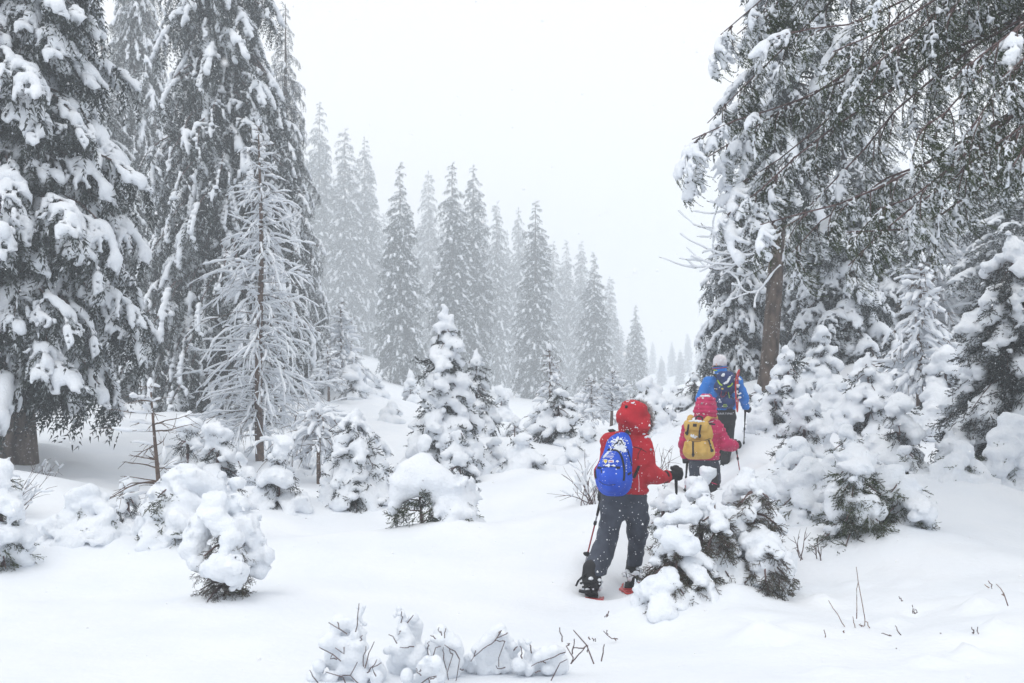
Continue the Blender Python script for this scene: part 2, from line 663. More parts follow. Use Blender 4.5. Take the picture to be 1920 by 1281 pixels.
def bough(seed, L=1.2, Wd=.45, sag=.35, hang=.3, nh=14, nl=.05, nw=.013, step=.03, per=2, frost=.25,
          snow_r=.075, cover=.75, vox=.055, side=7, tubes=True, namp=.22, inner=.5):
    """a drooping fan of twigs under a pad of snow, pointing along +x"""
    rng = np.random.default_rng(seed)
    t = np.linspace(0, 1, 9)
    ax = np.stack([L * t * (1 - .1 * t), .06 * L * np.sin(3 * t + rng.uniform(0, 6)), .10 * L * t - sag * L * t ** 2], 1)
    lines = [(ax, 1.0, 0)]
    for i, u in enumerate(np.linspace(.12, .97, side)):
        for s in (-1, 1):
            ln = Wd * (math.sin(math.pi * (u * .72 + .22)) + .1) * rng.uniform(.7, 1.2)
            k = int(u * 8)
            p0 = ax[k] + (ax[min(k + 1, 8)] - ax[k]) * (u * 8 - k)
            a = rng.uniform(.6, 1.0)
            lines.append((walk(p0, (math.cos(a), s * math.sin(a), rng.uniform(-.15, .05) - .3 * u), ln, 5, rng, 1.6 / max(ln, .2), .05), .8, 1))
    base = len(lines)
    for i in range(nh):
        pl = lines[rng.integers(0, base)][0]
        p0 = pl[rng.integers(1, len(pl))]
        lines.append((walk(p0, (rng.uniform(-.2, .5), rng.normal() * .35, -1), hang * rng.uniform(.4, 1.1), 4, rng, 1, .06), .7, 2))
    G = Geo()
    for pl, w, kind in lines:
        p, d = resample(pl, step)
        v, f = needles(rng, p, d, nl, nw, n=per)
        m = rng.random(len(f)) < (frost if kind < 2 else frost * .6)
        if (~m).any():
            G.add(v.reshape(-1, 3, 3)[~m].reshape(-1, 3), np.arange(3 * (~m).sum()).reshape(-1, 3), 0, False)
        if m.any():
            G.add(v.reshape(-1, 3, 3)[m].reshape(-1, 3), np.arange(3 * m.sum()).reshape(-1, 3), 1, False)
        if tubes and kind == 0:
            G.put(tube(pl, np.linspace(.014, .004, len(pl)) * L, 4, cap=False), mi=2)
    sph = []
    for pl, w, kind in lines[:base]:
        if kind == 1 and rng.random() > cover:
            continue
        p, d = resample(pl, snow_r * .8)
        r = snow_r * (.88 if kind == 0 else .92) * rng.uniform(.7, 1.3)
        skip = rng.uniform(0, inner) if kind == 0 else rng.uniform(0, inner * .6)
        for j, q in enumerate(p):
            if j < skip * len(p) or (kind == 0 and rng.random() > cover + .3):
                continue
            rr = r * rng.uniform(.75, 1.2) * (1.15 - .6 * j / max(len(p), 1) if kind else 1)
            sph.append((q[0], q[1], q[2] + rr * .55, rr))
    S = Geo()
    if sph:
        v, f = blobs(sph, vox, .75, 1.5, namp, 1.0 / max(snow_r, .02))
        S.add(v, f)
    return G, S


def spruce(seed, H, R, protos, cb=1.5, dz=.42, dens=.5, trunk_r=.22, pw=.85, L0=1.2, rag=.3, droop=(-.55, .15), inner=True, lean=(0, 0), limb=True, trunk_sides=14, nmin=4, smin_=.28):
    """trunk, crown (limbs and needles) and snow of a whole tree standing at the origin"""
    rng = np.random.default_rng(seed)
    T, Cn, S = Geo(), Geo(), Geo()
    tz = np.linspace(-.6, H, 22)
    lx = lambda z: lean[0] * z + .02 * np.sin(z * .7 + seed)
    ly = lambda z: lean[1] * z + .02 * np.cos(z * .6 + seed)
    tr = trunk_r * (1 - np.clip(tz, 0, H) / H) ** .85 + .008 + trunk_r * .45 * np.exp(-np.maximum(tz, 0) / .22)
    T.put(tube(np.stack([lx(tz), ly(tz), tz], 1), tr, trunk_sides))
    z = cb
    while z < H - .15:
        u = (z - cb) / (H - cb)
        r = R * ((1 - u) ** pw) * (1 if u > .12 else .75 + u * 2)
        nb = max(nmin, int(2 * math.pi * max(r, .2) * dens / .45 + .5))
        a0 = rng.uniform(0, 6.28)
        for i in range(nb):
            if rng.random() < .08:
                continue
            rr = r * (1 + rng.uniform(-rag, rag))
            yaw = a0 + 6.283 * i / nb + rng.normal() * .22
            pit = droop[0] + (droop[1] - droop[0]) * u + rng.normal() * .13
            s = min(1.35, max(smin_, rr / L0)) * rng.uniform(.85, 1.1)
            zz = z + rng.normal() * dz * .3
            G, Sn = protos[rng.integers(len(protos))]
            off = max(0.0, rr - L0 * s * .92)
            M = rot_to(yaw, pit, rng.normal() * .18)
            c0 = np.array([lx(zz), ly(zz), zz])
            st = c0 + np.array([math.cos(yaw), math.sin(yaw), math.tan(pit) * .55]) * off
            Cn.put(G, M * s, st)
            S.put(Sn, M * s, st)
            if off > .15 and limb:
                Cn.put(tube(np.stack([c0, st]), [.03, .018], 4, cap=False), mi=2)
            if inner and off > .35:
                G, Sn = protos[rng.integers(len(protos))]
                M = rot_to(yaw + rng.normal() * .4, pit - .1, 0) * s * .9
                Cn.put(G, M, c0 + (st - c0) * .25 + np.array([0, 0, -.1]))
        z += dz * (1 - .35 * u) * rng.uniform(.85, 1.15)
    G, Sn = protos[0]
    Cn.put(G, rot_to(0, 1.35) * .35, (lx(H), ly(H), H - .35))
    S.put(Sn, rot_to(0, 1.2) * .3, (lx(H), ly(H), H - .3))
    return T, Cn, S


def plant_tree(name, label, meshes, loc, cat='tree', group=None, rot=0.0, sc=(1, 1, 1), names=('trunk', 'crown', 'snow_load')):
    o = thing(name, label, cat, loc, group, rot)
    o.scale = sc
    for nm, me in zip(names, meshes):
        if me is not None:
            p_ = part(nm, None, None, o, mesh=me)
            if nm in ('crown', 'snow_load', 'branches', 'needles'):
                tag(p_, kind='stuff')
    return o


def tree_meshes(name, TCS, bark, needle=None):
    T, Cn, S = TCS
    return [T.mesh(name + '_trunk', bark), Cn.mesh(name + '_crown', [needle or M_needle, M_frost, M_twig]), S.mesh(name + '_snow', M_snow) if S.n else None]


def larch(seed, H, R, tr=.07, cb=.5, nwh=26, sub=4, droop=1.0, snow=.035, wood=.012, sides=3, up=0.1, snow_p=.85, cone=.8, sway=0.0):
    """bare, thin-branched conifer with snow lying along every twig"""
    rng = np.random.default_rng(seed)
    T, B, S = Geo(), Geo(), Geo()
    tz = np.linspace(-.4, H, 16)
    cx = lambda z: sway * np.maximum(z, 0) ** 1.3 + .03 * np.sin(z * 1.1 + seed)
    T.put(tube(np.stack([cx(tz), .02 * np.cos(tz + seed), tz], 1), tr * (1 - np.clip(tz, 0, H) / H) ** .8 + .006, 9))

    def snowline(pl, r):
        p, d = resample(pl, max(.07, r * 2.2))
        if len(p) < 3:
            return
        r_ = r * rng.uniform(.55, 1.35, len(p)) * np.clip(np.linspace(.5, 1.6, len(p)), .5, 1.0)
        r_[-1] *= .5
        S.put(tube(p + np.array([0, 0, 1.0]) * (r_[:, None] * .6), r_, 5, cap=False))
    for i in range(nwh):
        u = (i + rng.random()) / nwh
        z = cb + (H - cb - .05) * u
        r0 = R * (1 - u) ** cone + .06
        for j in range(rng.integers(3, 7)):
            r = r0 * rng.uniform(.45, 1.2)
            a = rng.uniform(0, 6.283)
            p0 = np.array([cx(z), 0, z])
            pl = walk(p0, (math.cos(a), math.sin(a), up + .25 * u), r, 7, rng, droop / max(r, .3) * rng.uniform(.2, 1.5), .11)
            rad = np.linspace(1, .25, len(pl)) * wood * (.5 + r / max(R, .1))
            B.put(tube(pl, rad, sides, cap=False))
            if rng.random() < snow_p:
                snowline(pl, snow * (1 if r > .3 else .7))
            for q in range(sub):
                k = rng.integers(1, len(pl) - 1)
                d = unit(pl[k + 1] - pl[k]) + rng.normal(size=3) * .5 + np.array([0, 0, -.25 * droop])
                p2 = walk(pl[k], d, r * rng.uniform(.2, .5), 4, rng, droop, .12)
                B.put(tube(p2, np.linspace(.6, .25, len(p2)) * wood, 3, cap=False))
                if rng.random() < snow_p * .7:
                    snowline(p2, snow * .6)
    S.put(tube(np.array([[cx(H), 0, H - .12], [cx(H), 0, H - .02], [cx(H), 0, H + .05]]), [snow * 1.1, snow * 1.4, snow * .4], 7))
    return T, B, S


# ------------------------------------------------------------------ snow-buried young spruces
def spray_proto(seed, L=.26, nl=.017, nw=.0036, frost=.12, step=.0075, tub=True):
    """one fan of brush-like shoots pointing along +x"""
    rng = np.random.default_rng(seed)
    G = Geo()
    ax = walk((0, 0, 0), (1, 0, 0), L, 6, rng, .8, .06)
    lines = [ax]
    for i in range(7):
        k = 1 + i % 5
        s = 1 if i % 2 else -1
        lines.append(walk(ax[k], (1, s * rng.uniform(.7, 1.2), rng.normal() * .3), L * rng.uniform(.28, .55), 4, rng, 1.0, .08))
    for pl in lines:
        if tub or pl is ax:
            G.put(tube(pl[::2] if len(pl) > 5 else pl[[0, -1]], [.005, .004, .004, .003][:len(pl[::2])] if len(pl) > 5 else [.004, .003], 3, cap=False), mi=2)
        p, d = resample(pl, step)
        v, f = needles(rng, p, d, nl, nw, .95, n=1)
        m = rng.random(len(f)) < frost
        for mm, mi in ((~m, 0), (m, 1)):
            if mm.any():
                G.add(v.reshape(-1, 3, 3)[mm].reshape(-1, 3), np.arange(3 * mm.sum()).reshape(-1, 3), mi, False)
    return G


SPRAYS = [spray_proto(100 + i, .26, .020, .0088, .08, .0062) for i in range(4)]
SPRAYS_MID = [spray_proto(110 + i, .30, .031, .019, .12, .0125, False) for i in range(4)]
SPRAYS_FAR = [spray_proto(120 + i, .32, .057, .036, .14, .030, False) for i in range(4)]


def face_dir(d):
    d = unit(d)
    return math.atan2(d[1], d[0]), math.asin(np.clip(d[2], -1, 1))


def bush(name, label, base, lumps, sprays, D, stems=(), cat='young tree', group=None, namp=.11, squash=.88, vox=None, seed=0, aa=2.5):
    """lumps x,y,z,r and sprays x,y,z,dx,dy,dz,size in world metres; one thing with snow, needles and stems"""
    rng = np.random.default_rng(seed + 77)
    o = thing(name, label, cat, base, group)
    h = vox or max(.019, D * .0024)
    if len(stems):
        g = Geo()
        for pl, r in stems:
            g.put(tube(np.asarray(pl), r, 6))
        part('stem', g, M_twig, o, base)
    if len(sprays):
        g = Geo()
        P = SPRAYS if D < 9.0 else SPRAYS_MID if D < 15 else SPRAYS_FAR
        for x, y, z, dx, dy, dz, s in sprays:
            yaw, pit = face_dir((dx, dy, dz))
            M = rot_to(yaw, pit, rng.uniform(-.9, .9)) * s
            g.put(P[rng.integers(4)], M, (x, y, z))
        nd = part('needles', g, [M_needle_near if D < 12.5 else M_needle, M_frost, M_twig], o, base)
        tag(nd, kind='stuff')
    v, f = blobs(lumps, h, squash, aa, namp, 5.5)
    snow_parts(v, f, o, base)
    return o


def auto_bush(name, label, base, H, R, D, seed, cover=.85, lump=None, pw=.8, tier=.27, droop=.5, cat='young tree', group=None, needle=1.0, stem=True, lean=0.0, open_base=0.1, extra=(), grow=1.0, spr=1.0):
    """tiers of drooping boughs: dark needles below, sagging pads of snow on top of each"""
    rng = np.random.default_rng(seed)
    base = np.asarray(base, float)
    lump = (lump or .13) * .78
    tier = max(tier, lump * 1.75)
    lumps, sprays, stems = [], [], []
    n = max(3, int(H / tier + .5))
    ss = spr * min(1.0, .35 + 1.0 * R)
    kd = needle / max(ss, .4) * (1.15 if D < 9 else .62 if D < 15 else .23)
    for i in range(n):
        u = open_base + (.86 - open_base) * i / max(n - 1, 1)
        z = H * u
        r = R * (1 - u) ** pw * rng.uniform(.9, 1.1) + .04
        nb = max(3, int(2 * math.pi * r / (lump * 2.6) + .5))
        a0 = rng.uniform(0, 6.28)
        for j in range(nb):
            a = a0 + 6.283 * j / nb + rng.normal() * .2
            rr = r * rng.uniform(.72, 1.18)
            zj = z + rng.normal() * tier * .16
            dv = np.array([math.cos(a), math.sin(a), 0])
            sdv = np.array([-dv[1], dv[0], 0])
            pt = lambda t: np.array([lean * (zj / H) ** 2, 0, 0]) + dv * rr * t + np.array([0, 0, zj + .05 * rr - droop * rr * t * t * .8])
            snowy = rng.random() < cover * .9
            rl = lump * rng.uniform(.7, 1.3) * (1 - .3 * u)
            if snowy:
                m = max(3, int(rr / (rl * .6)))
                t0 = .35 if u < .6 else .1
                for t in np.linspace(t0, .97, m):
                    wd = 1 - abs(t - .7) * .5
                    q = pt(t) + (0, 0, rl * .45)
                    lumps.append((*(q + sdv * rng.normal() * rl * .2), rl * wd * rng.uniform(.85, 1.1)))
                    if t > .5 and rng.random() < .8:
                        s_ = rng.choice([-1, 1]) * rl * rng.uniform(.7, 1.15)
                        lumps.append((*(q + sdv * s_ - np.array([0, 0, rl * rng.uniform(.1, .5)])), rl * rng.uniform(.5, .8)))
                for w_ in rng.uniform(-1, 1, rng.integers(1, 4)):
                    q = pt(rng.uniform(.9, 1.08)) + sdv * w_ * rl * 1.1 - np.array([0, 0, rl * rng.uniform(.1, .6)])
                    lumps.append((*q, rl * rng.uniform(.32, .52)))
            for _ in range(max(3, int(kd * 18 * rr / .35))):
                t = rng.uniform(.12, 1.02)
                q = pt(t) + sdv * rng.normal() * rr * .22 - np.array([0, 0, rl * .1 + rng.random() ** 1.3 * tier * .55])
                d = dv * rng.uniform(.3, 1) + rng.normal(size=3) * .45 + np.array([0, 0, -.55])
                sprays.append((*q, *d, rng.uniform(.45, .9) * ss))
            stems.append((base + np.array([pt(0), pt(.5), pt(.95)]), [.012, .008, .005]))
    for q_, r_ in ((.3, .34), (.8, .5), (1.4, .66), (2.1, .78)):
        lumps.append((lean + rng.normal() * lump * .2, rng.normal() * lump * .2, H - lump * q_, lump * r_))
    for _ in range(4):
        a = rng.uniform(0, 6.28)
        lumps.append((lean + math.cos(a) * lump * .8, math.sin(a) * lump * .8, H - lump * rng.uniform(1.6, 2.8), lump * rng.uniform(.35, .6)))
    lm = np.array(lumps)
    lm[:, :3] += base
    if len(extra):
        m = D / FOC
        big = np.array([(*W(x, y, D + dy), r * m * grow) for x, y, r, dy in extra])
        sat = np.repeat(big, 3, 0)
        off = unit(rng.normal(size=(len(sat), 3)) + [0, -.3, -.25])
        sat[:, :3] += off * sat[:, 3:] * rng.uniform(.55, .95, (len(sat), 1))
        sat[:, 3] *= rng.uniform(.28, .6, len(sat))
        lm = np.concatenate([lm, big, sat])
    sp = np.array(sprays)
    sp[:, :3] += base
    st = [(base + np.array([[0, 0, -.3], [lean * .25, 0, H * .5], [lean, 0, H * .97]]), [.022 + .012 * H, .015 + .006 * H, .006])] + stems
    return bush(name, label, tuple(base), lm, sp, D, st if stem else (), cat, group, seed=seed, squash=.74, aa=2.7, namp=.24)


# ------------------------------------------------------------------ build the setting
HEROES = [(422, 1135, 8.3, .5, .10), (1350, 1165, 8.1, .75, .22), (1230, 1150, 8.0, .35, .10), (820, 1012, 11.4, .7, .14), (1640, 1040, 9.7, .7, .2),
          (330, 1035, 10.6, .9, .22), (165, 1032, 10.6, .6, .16), (980, 902, 16, .8, .25), (1500, 945, 11.5, .6, .2), (1800, 945, 11, .7, .2),
          (640, 970, 13.6, .9, .25), (900, 880, 20, 1.5, .3), (1150, 880, 18, 1.0, .25), (700, 985, 12.8, .5, .12), (1440, 1200, 7.0, .6, .12)]
for _px, _py, _D, _r, _h in HEROES:
    _p = W(_px, _py, _D)
    MOUNDS.append((_p[0], _p[1], _r, _h))
G_LO, G_HI = build_ground()


def at(px, D, dy=0.0):
    """foot of a thing: on the ground under photograph column px, D metres ahead"""
    x = (px - 960.0) / FOC * D
    return np.array([x, D, gz(x, D) + dy])


def zof(py, D):
    return (HZ - py) / FOC * D


# big spruces
P_heavy = [bough(10 + i, 1.05, .46, .45, .40, 22, .078, .026, .058, 2, .16, .062, .80, .056, side=9, namp=.45, inner=.75) for i in range(8)]
P_drape = [bough(30 + i, 1.25, .42, .55, .5, 24, .085, .027, .068, 2, .32, .055, .66, .070, namp=.45, inner=.75) for i in range(8)]
P_mid = [bough(50 + i, 1.05, .42, .45, .40, 18, .09, .030, .075, 2, .22, .068, .72, .078, namp=.45, inner=.7) for i in range(6)]
P_far = [bough(70 + i, 1.2, .45, .45, .5, 8, .18, .08, .15, 2, .24, .105, .62, .17, side=5, tubes=False, namp=.4, inner=.75) for i in range(6)]

m_heavy = tree_meshes('spruce', spruce(1, 15.5, 2.35, P_heavy, cb=2.2, dz=.40, dens=.66, trunk_r=.27, pw=.8, L0=1.0, droop=(-.58, .05)), M_bark)
plant_tree('spruce', 'thick-trunked spruce loaded with snow standing at the left edge of the photo', m_heavy, at(30, 17), group=None, rot=.7)
m_drape = tree_meshes('spruce', spruce(2, 20.0, 2.9, P_drape, cb=.9, dz=.48, dens=.54, trunk_r=.26, pw=.75, droop=(-.85, -.1)), M_bark)
plant_tree('spruce', 'tall drooping spruce with thin snow right behind the bare snowy larch', m_drape, at(412, 30), rot=1.0, sc=(1.15, 1.15, 1.1))
plant_tree('spruce', 'pale hazy spruce half hidden between the two big left spruces', m_drape, at(255, 48), rot=2.9, sc=(1.1, 1.1, 1.25))
plant_tree('spruce', 'spruce peeking out right behind the drooping spruce, above the larch top', m_drape, at(535, 40), rot=4.4, sc=(.8, .8, .78))
plant_tree('spruce', 'dim spruce low behind the thick left trunk and its drooping boughs', m_drape, at(190, 36), rot=5.2, sc=(.95, .95, .7))

m_mid = tree_meshes('spruce', spruce(3, 9.0, 1.9, P_mid, cb=.5, dz=.42, dens=.58, trunk_r=.16, pw=.72, L0=1.0, droop=(-.6, .1)), M_bark)
m_mid2 = tree_meshes('spruce', spruce(4, 9.0, 1.7, P_heavy, cb=.4, dz=.42, dens=.60, trunk_r=.16, pw=.75, L0=1.0, droop=(-.75, .0)), M_bark)
plant_tree('spruce', 'dark spruce just right of the white-capped hiker, left of the brown trunk', m_mid, at(1388, 25), rot=.3, sc=(.68, .68, .66))
plant_tree('spruce', 'snow-laden spruce directly right of the leaning brown trunk', m_mid2, at(1583, 21.5), rot=1.3, sc=(.95, .95, .72))
plant_tree('spruce', 'pale spruce filling the gap just right of the leaning trunk, behind the snow-laden one', m_mid, at(1512, 30), rot=5.5, sc=(1.0, 1.0, .95))
plant_tree('spruce', 'spruce in the gap right of the snow-laden spruce, behind the round bushes', m_mid, at(1650, 27), rot=2.1, sc=(.95, .95, .78))
plant_tree('spruce', 'grey-green spruce behind the pale right larch, under the dark overhanging boughs', m_mid2, at(1835, 30), rot=3.0, sc=(1.1, 1.1, .75))
plant_tree('spruce', 'spruce at the right edge behind the big white drooping bush tree', m_mid, at(1930, 24), rot=4.0, sc=(1.1, 1.1, .7))

m_lean = tree_meshes('spruce', spruce(6, 13.5, 1.7, P_mid, cb=4.6, dz=.55, dens=.5, trunk_r=.175, pw=.6, droop=(-.5, .1), lean=(.062, 0)), M_bark_red)
lean_o = plant_tree('spruce', 'spruce with a bare leaning reddish-brown trunk behind the right bushes', m_lean, at(1437, 20, -.3))
# its dead curling limbs, hung with snow, on the left of the trunk
_g, _s = Geo(), Geo()
_rng = np.random.default_rng(61)
_b0 = at(1437, 20)
for _k, (_ex, _ey, _sy) in enumerate([(1285, 462, 425), (1300, 455, 440), (1318, 440, 415), (1335, 470, 455), (1310, 392, 372), (1350, 430, 405), (1375, 500, 470), (1330, 350, 350)]):
    _p0 = W(1462, _sy, 20.0) + np.array([-.05, _rng.uniform(-.2, .2), 0])
    _p1 = W(_ex, _ey, 20 + _rng.uniform(-.5, .5))
    _t = np.linspace(0, 1, 10)[:, None]
    _pl = _p0 * (1 - _t) + _p1 * _t + np.array([0, 0, -1]) * (np.sin(np.pi * _t) * _rng.uniform(.15, .4))
    _pl += _rng.normal(size=_pl.shape) * .03
    for _q, _r in [(_pl, .022)] + [(walk(_pl[_i], _pl[_i] - _pl[_i - 1] + _rng.normal(size=3) * .06, _rng.uniform(.4, .9), 6, _rng, _rng.uniform(-1.2, 1.4), .16), .012) for _i in (4, 6, 8)]:
        _g.put(tube(_q, np.linspace(_r, _r * .35, len(_q)), 5))
        _p, _d = resample(_q, .09)
        _rr = .027 * _rng.uniform(.6, 1.3, len(_p)) * (1 if _r > .015 else .75)
        if len(_p) > 2:
            _s.put(tube(_p + np.array([0, 0, .6]) * _rr[:, None], _rr, 6))
part('dead_limbs', _g, M_bark_red, lean_o, _b0)
part('limb_snow', _s, M_snow, lean_o, _b0)['kind'] = 'stuff'

# far forest on the slope: own trees, four shapes
m_far = [tree_meshes('spruce', spruce(80 + i, 20, r, P_far, cb=.8, dz=.55, dens=.5, nmin=5, smin_=.36, trunk_r=.24, pw=p, rag=.38, droop=(-.6, .2), limb=False, inner=False, trunk_sides=6, lean=(ln, 0)), M_bark)
         for i, (r, p, ln) in enumerate([(2.5, .55, .004), (2.1, .45, -.006), (2.9, .68, .0), (2.3, .5, .008)])]
FAR = [(598, 190, 75, 0, 1.0, 'tallest hazy spruce of the far row, rising just right of the larch'),
       (648, 240, 70, 1, 1.1, 'second far spruce right of the larch, narrow and white-flecked'),
       (685, 255, 78, 3, 1.05, 'third far spruce from the larch, with a blunt forked top'),
       (750, 303, 60, 2, .95, 'broad far spruce directly above and left of the tall snowy sapling'),
       (803, 320, 90, 1, 1.0, 'pale far spruce tucked behind the one with the dark needle tip'),
       (847, 305, 64, 0, 1.05, 'far spruce with a dark thin tip straight above the snowy sapling'),
       (887, 307, 70, 3, 1.0, 'far spruce with a double tip right above the snowy sapling'),
       (933, 377, 74, 1, .9, 'slim far spruce standing alone to the right of the double-tipped one'),
       (972, 388, 88, 3, .95, 'paler far spruce tucked behind the pointed one with a needle spire'),
       (1003, 376, 68, 0, 1.05, 'pointed far spruce with a needle spire near the middle of the row'),
       (1038, 452, 84, 1, .95, 'first low far spruce just right of the needle-spired one'),
       (1063, 450, 95, 0, .9, 'thin far spruce between two other low ones above the red hood'),
       (1088, 452, 90, 3, .95, 'low far spruce half behind the layered front one'),
       (1114, 473, 74, 2, 1.0, 'layered far spruce with long white-lined boughs, above the red hood'),
       (1143, 518, 92, 1, 1.0, 'pale far spruce at the right end of the dense row'),
       (1192, 572, 88, 2, .85, 'lone hazy spruce standing right of the dense far row'),
       (1224, 640, 170, 1, 1.0, 'very faint small spruce just right of the lone hazy one'),
       (1260, 640, 150, 2, .9, 'faint spruce in the valley gap left of the white cap'),
       (1290, 625, 150, 1, 1.1, 'faint narrow spruce in the valley gap, second from the white cap'),
       (1316, 606, 140, 0, 1.0, 'faint spruce closest to the white-capped hiker in the valley gap'),
       (1342, 596, 150, 3, 1.0, 'faint spruce behind the dark spruce beside the white-capped hiker'),
       (560, 262, 66, 3, 1.0, 'far spruce half hidden behind the snowy larch top'),
       (625, 330, 95, 2, 1.0, 'very pale spruce filling the gap between the first two far spruces'),
       (720, 400, 92, 0, 1.0, 'very pale spruce in the gap left of the broad far spruce'),
       (778, 430, 100, 1, 1.1, 'dim spruce in the gap right of the broad far spruce'),
       (868, 420, 84, 2, .9, 'dim spruce low between the dark-tipped and double-tipped far ones'),
       (910, 470, 80, 0, .8, 'dim low spruce left of the slim lone far one'),
       (1020, 480, 100, 2, 1.0, 'dim spruce low behind the needle-spired one'),
       (952, 470, 100, 1, 1.0, 'dim spruce in the gap right of the slim lone far one'),
       (1075, 540, 110, 2, 1.0, 'dim low spruce filling the gap above the red hood'),
       (1205, 628, 135, 2, 1.0, 'faint wide spruce just behind the lone hazy one'),
       (1275, 655, 120, 3, 1.0, 'faint low spruce between the two narrow ones in the valley gap'),
       (1240, 668, 130, 0, 1.1, 'faintest low spruce left of the wide one in the valley gap'),
       (1130, 600, 105, 1, 1.1, 'dim low spruce behind the layered one above the red hood'),
       (895, 520, 110, 2, 1.1, 'very dim low spruce below the double-tipped one'),
       (820, 500, 110, 3, 1.1, 'very dim low spruce behind the tall padded young spruce'),
       (668, 420, 110, 0, 1.1, 'very dim spruce low between the second and third far ones'),
       (590, 420, 90, 2, 1.0, 'dim spruce low beside the larch, under the tallest far one'),
       (1165, 610, 120, 3, 1.0, 'dim small spruce in the gap left of the lone hazy one')]
for px, py, D, k, wsc, lab in FAR:
    D = D * (1.65 if px in (750, 847, 1003, 1114, 1192, 887) else 2.1)
    p = at(px, D)
    Hh = zof(py, D) - p[2]
    s = wsc * (Hh / 20) ** .6 * .98
    plant_tree('spruce', lab, m_far[k], p, group='far spruces fading into the snowfall', rot=px * .37, sc=(s, s, Hh / 20))

rng = np.random.default_rng(55)
ORD = 'first second third fourth fifth sixth seventh eighth ninth tenth eleventh twelfth thirteenth fourteenth fifteenth sixteenth seventeenth eighteenth nineteenth twentieth'.split()
for k, (px, py) in enumerate([(575, 300), (612, 290), (632, 345), (668, 330), (702, 350), (730, 390), (768, 395), (790, 410), (826, 390), (866, 375), (908, 400), (918, 455), (950, 440), (988, 450), (1022, 470), (1052, 500), (1100, 520), (1128, 545), (1155, 575), (1178, 640)]):
    p = at(px, rng.uniform(185, 215))
    Hh = zof(py + rng.uniform(-12, 12), p[1]) - p[2]
    s = (Hh / 20) ** .6 * rng.uniform(.7, .95)
    plant_tree('spruce', 'faint slim spruce in the backmost far row, %s counting right from the white larch' % ORD[k], m_far[rng.integers(4)], p, group='faint spruces behind the far row', rot=px * .7, sc=(s, s, Hh / 20))

# the dark overhanging spruce at the upper right; its trunk stands just outside the picture
P_over = [bough(90 + i, .74, .30, .42, .22, 15, .026, .0135, .0185, 2, .02, .024, .5, .033, side=9, namp=.4, inner=.7) for i in range(6)]
P_over2 = [bough(96 + i, .74, .32, .40, .2, 12, .026, .0135, .0195, 2, .02, .05, .9, .038, side=7, namp=.35, inner=.4) for i in range(3)]
tb = at(2290, 9.6)
o = thing('spruce', 'big near spruce reaching dark green boughs in from the upper right corner', 'tree', tb)
g = Geo()
tz = np.linspace(-.5, 12.5, 20)
g.put(tube(np.stack([.02 * np.sin(tz), .02 * np.cos(tz), tz], 1) + tb, .36 * (1 - np.clip(tz, 0, 12.5) / 12.5) ** .8 + .02 + .16 * np.exp(-np.maximum(tz, 0) / .3), 16))
part('trunk', g, M_bark_red, o, tb)
rng = np.random.default_rng(9)
LIMBS = [(1318, 255, 9.3, 2.1), (1340, 200, 10.2, 2.0), (1385, 110, 9.6, 1.7), (1375, 30, 9.5, 1.6), (1395, -50, 8.8, 1.8), (1325, 345, 9.6, 2.1), (1385, 405, 9.2, 2.2), (1425, 440, 9.0, 2.1), (1500, 470, 9.3, 2.2),
         (1565, 480, 8.7, 2.1), (1610, 455, 8.9, 1.9), (1630, 380, 8.2, 1.6), (1700, 225, 7.9, 1.4), (1790, 235, 7.6, 1.3), (1845, 290, 7.4, 1.4), (1905, 350, 7.2, 1.5),
         (1450, 120, 9.0, 1.7), (1740, 150, 8.0, 1.4), (1560, 80, 8.6, 1.6), (1660, -40, 8.2, 1.5), (1840, 100, 7.6, 1.4), (1500, -70, 9.6, 1.6),
         (1890, 230, 8.8, 1.4), (1410, 320, 9.9, 2.2), (1560, 160, 9.4, 1.7), (1430, 20, 9.9, 1.7), (1760, 20, 8.8, 1.4), (1850, 10, 9.6, 1.4), (1650, 130, 8.6, 1.5), (1480, 400, 9.8, 2.1)]
g, C_, S_ = Geo(), Geo(), Geo()
ends = [(W(a, b, c), d) for a, b, c, d in LIMBS]
for k in range(12):                     # limbs on the sides away from the picture
    a = rng.uniform(-1.3, 1.3)
    ends.append((tb + np.array([3.0 * math.cos(a), 3.0 * math.sin(a), rng.uniform(3.5, 9.5)]), 1.2))
for k in range(6):
    ends.append((tb + np.array([rng.uniform(-2.5, -.5), rng.uniform(-1.2, 1.2), rng.uniform(8.0, 11.0)]), 1.0))
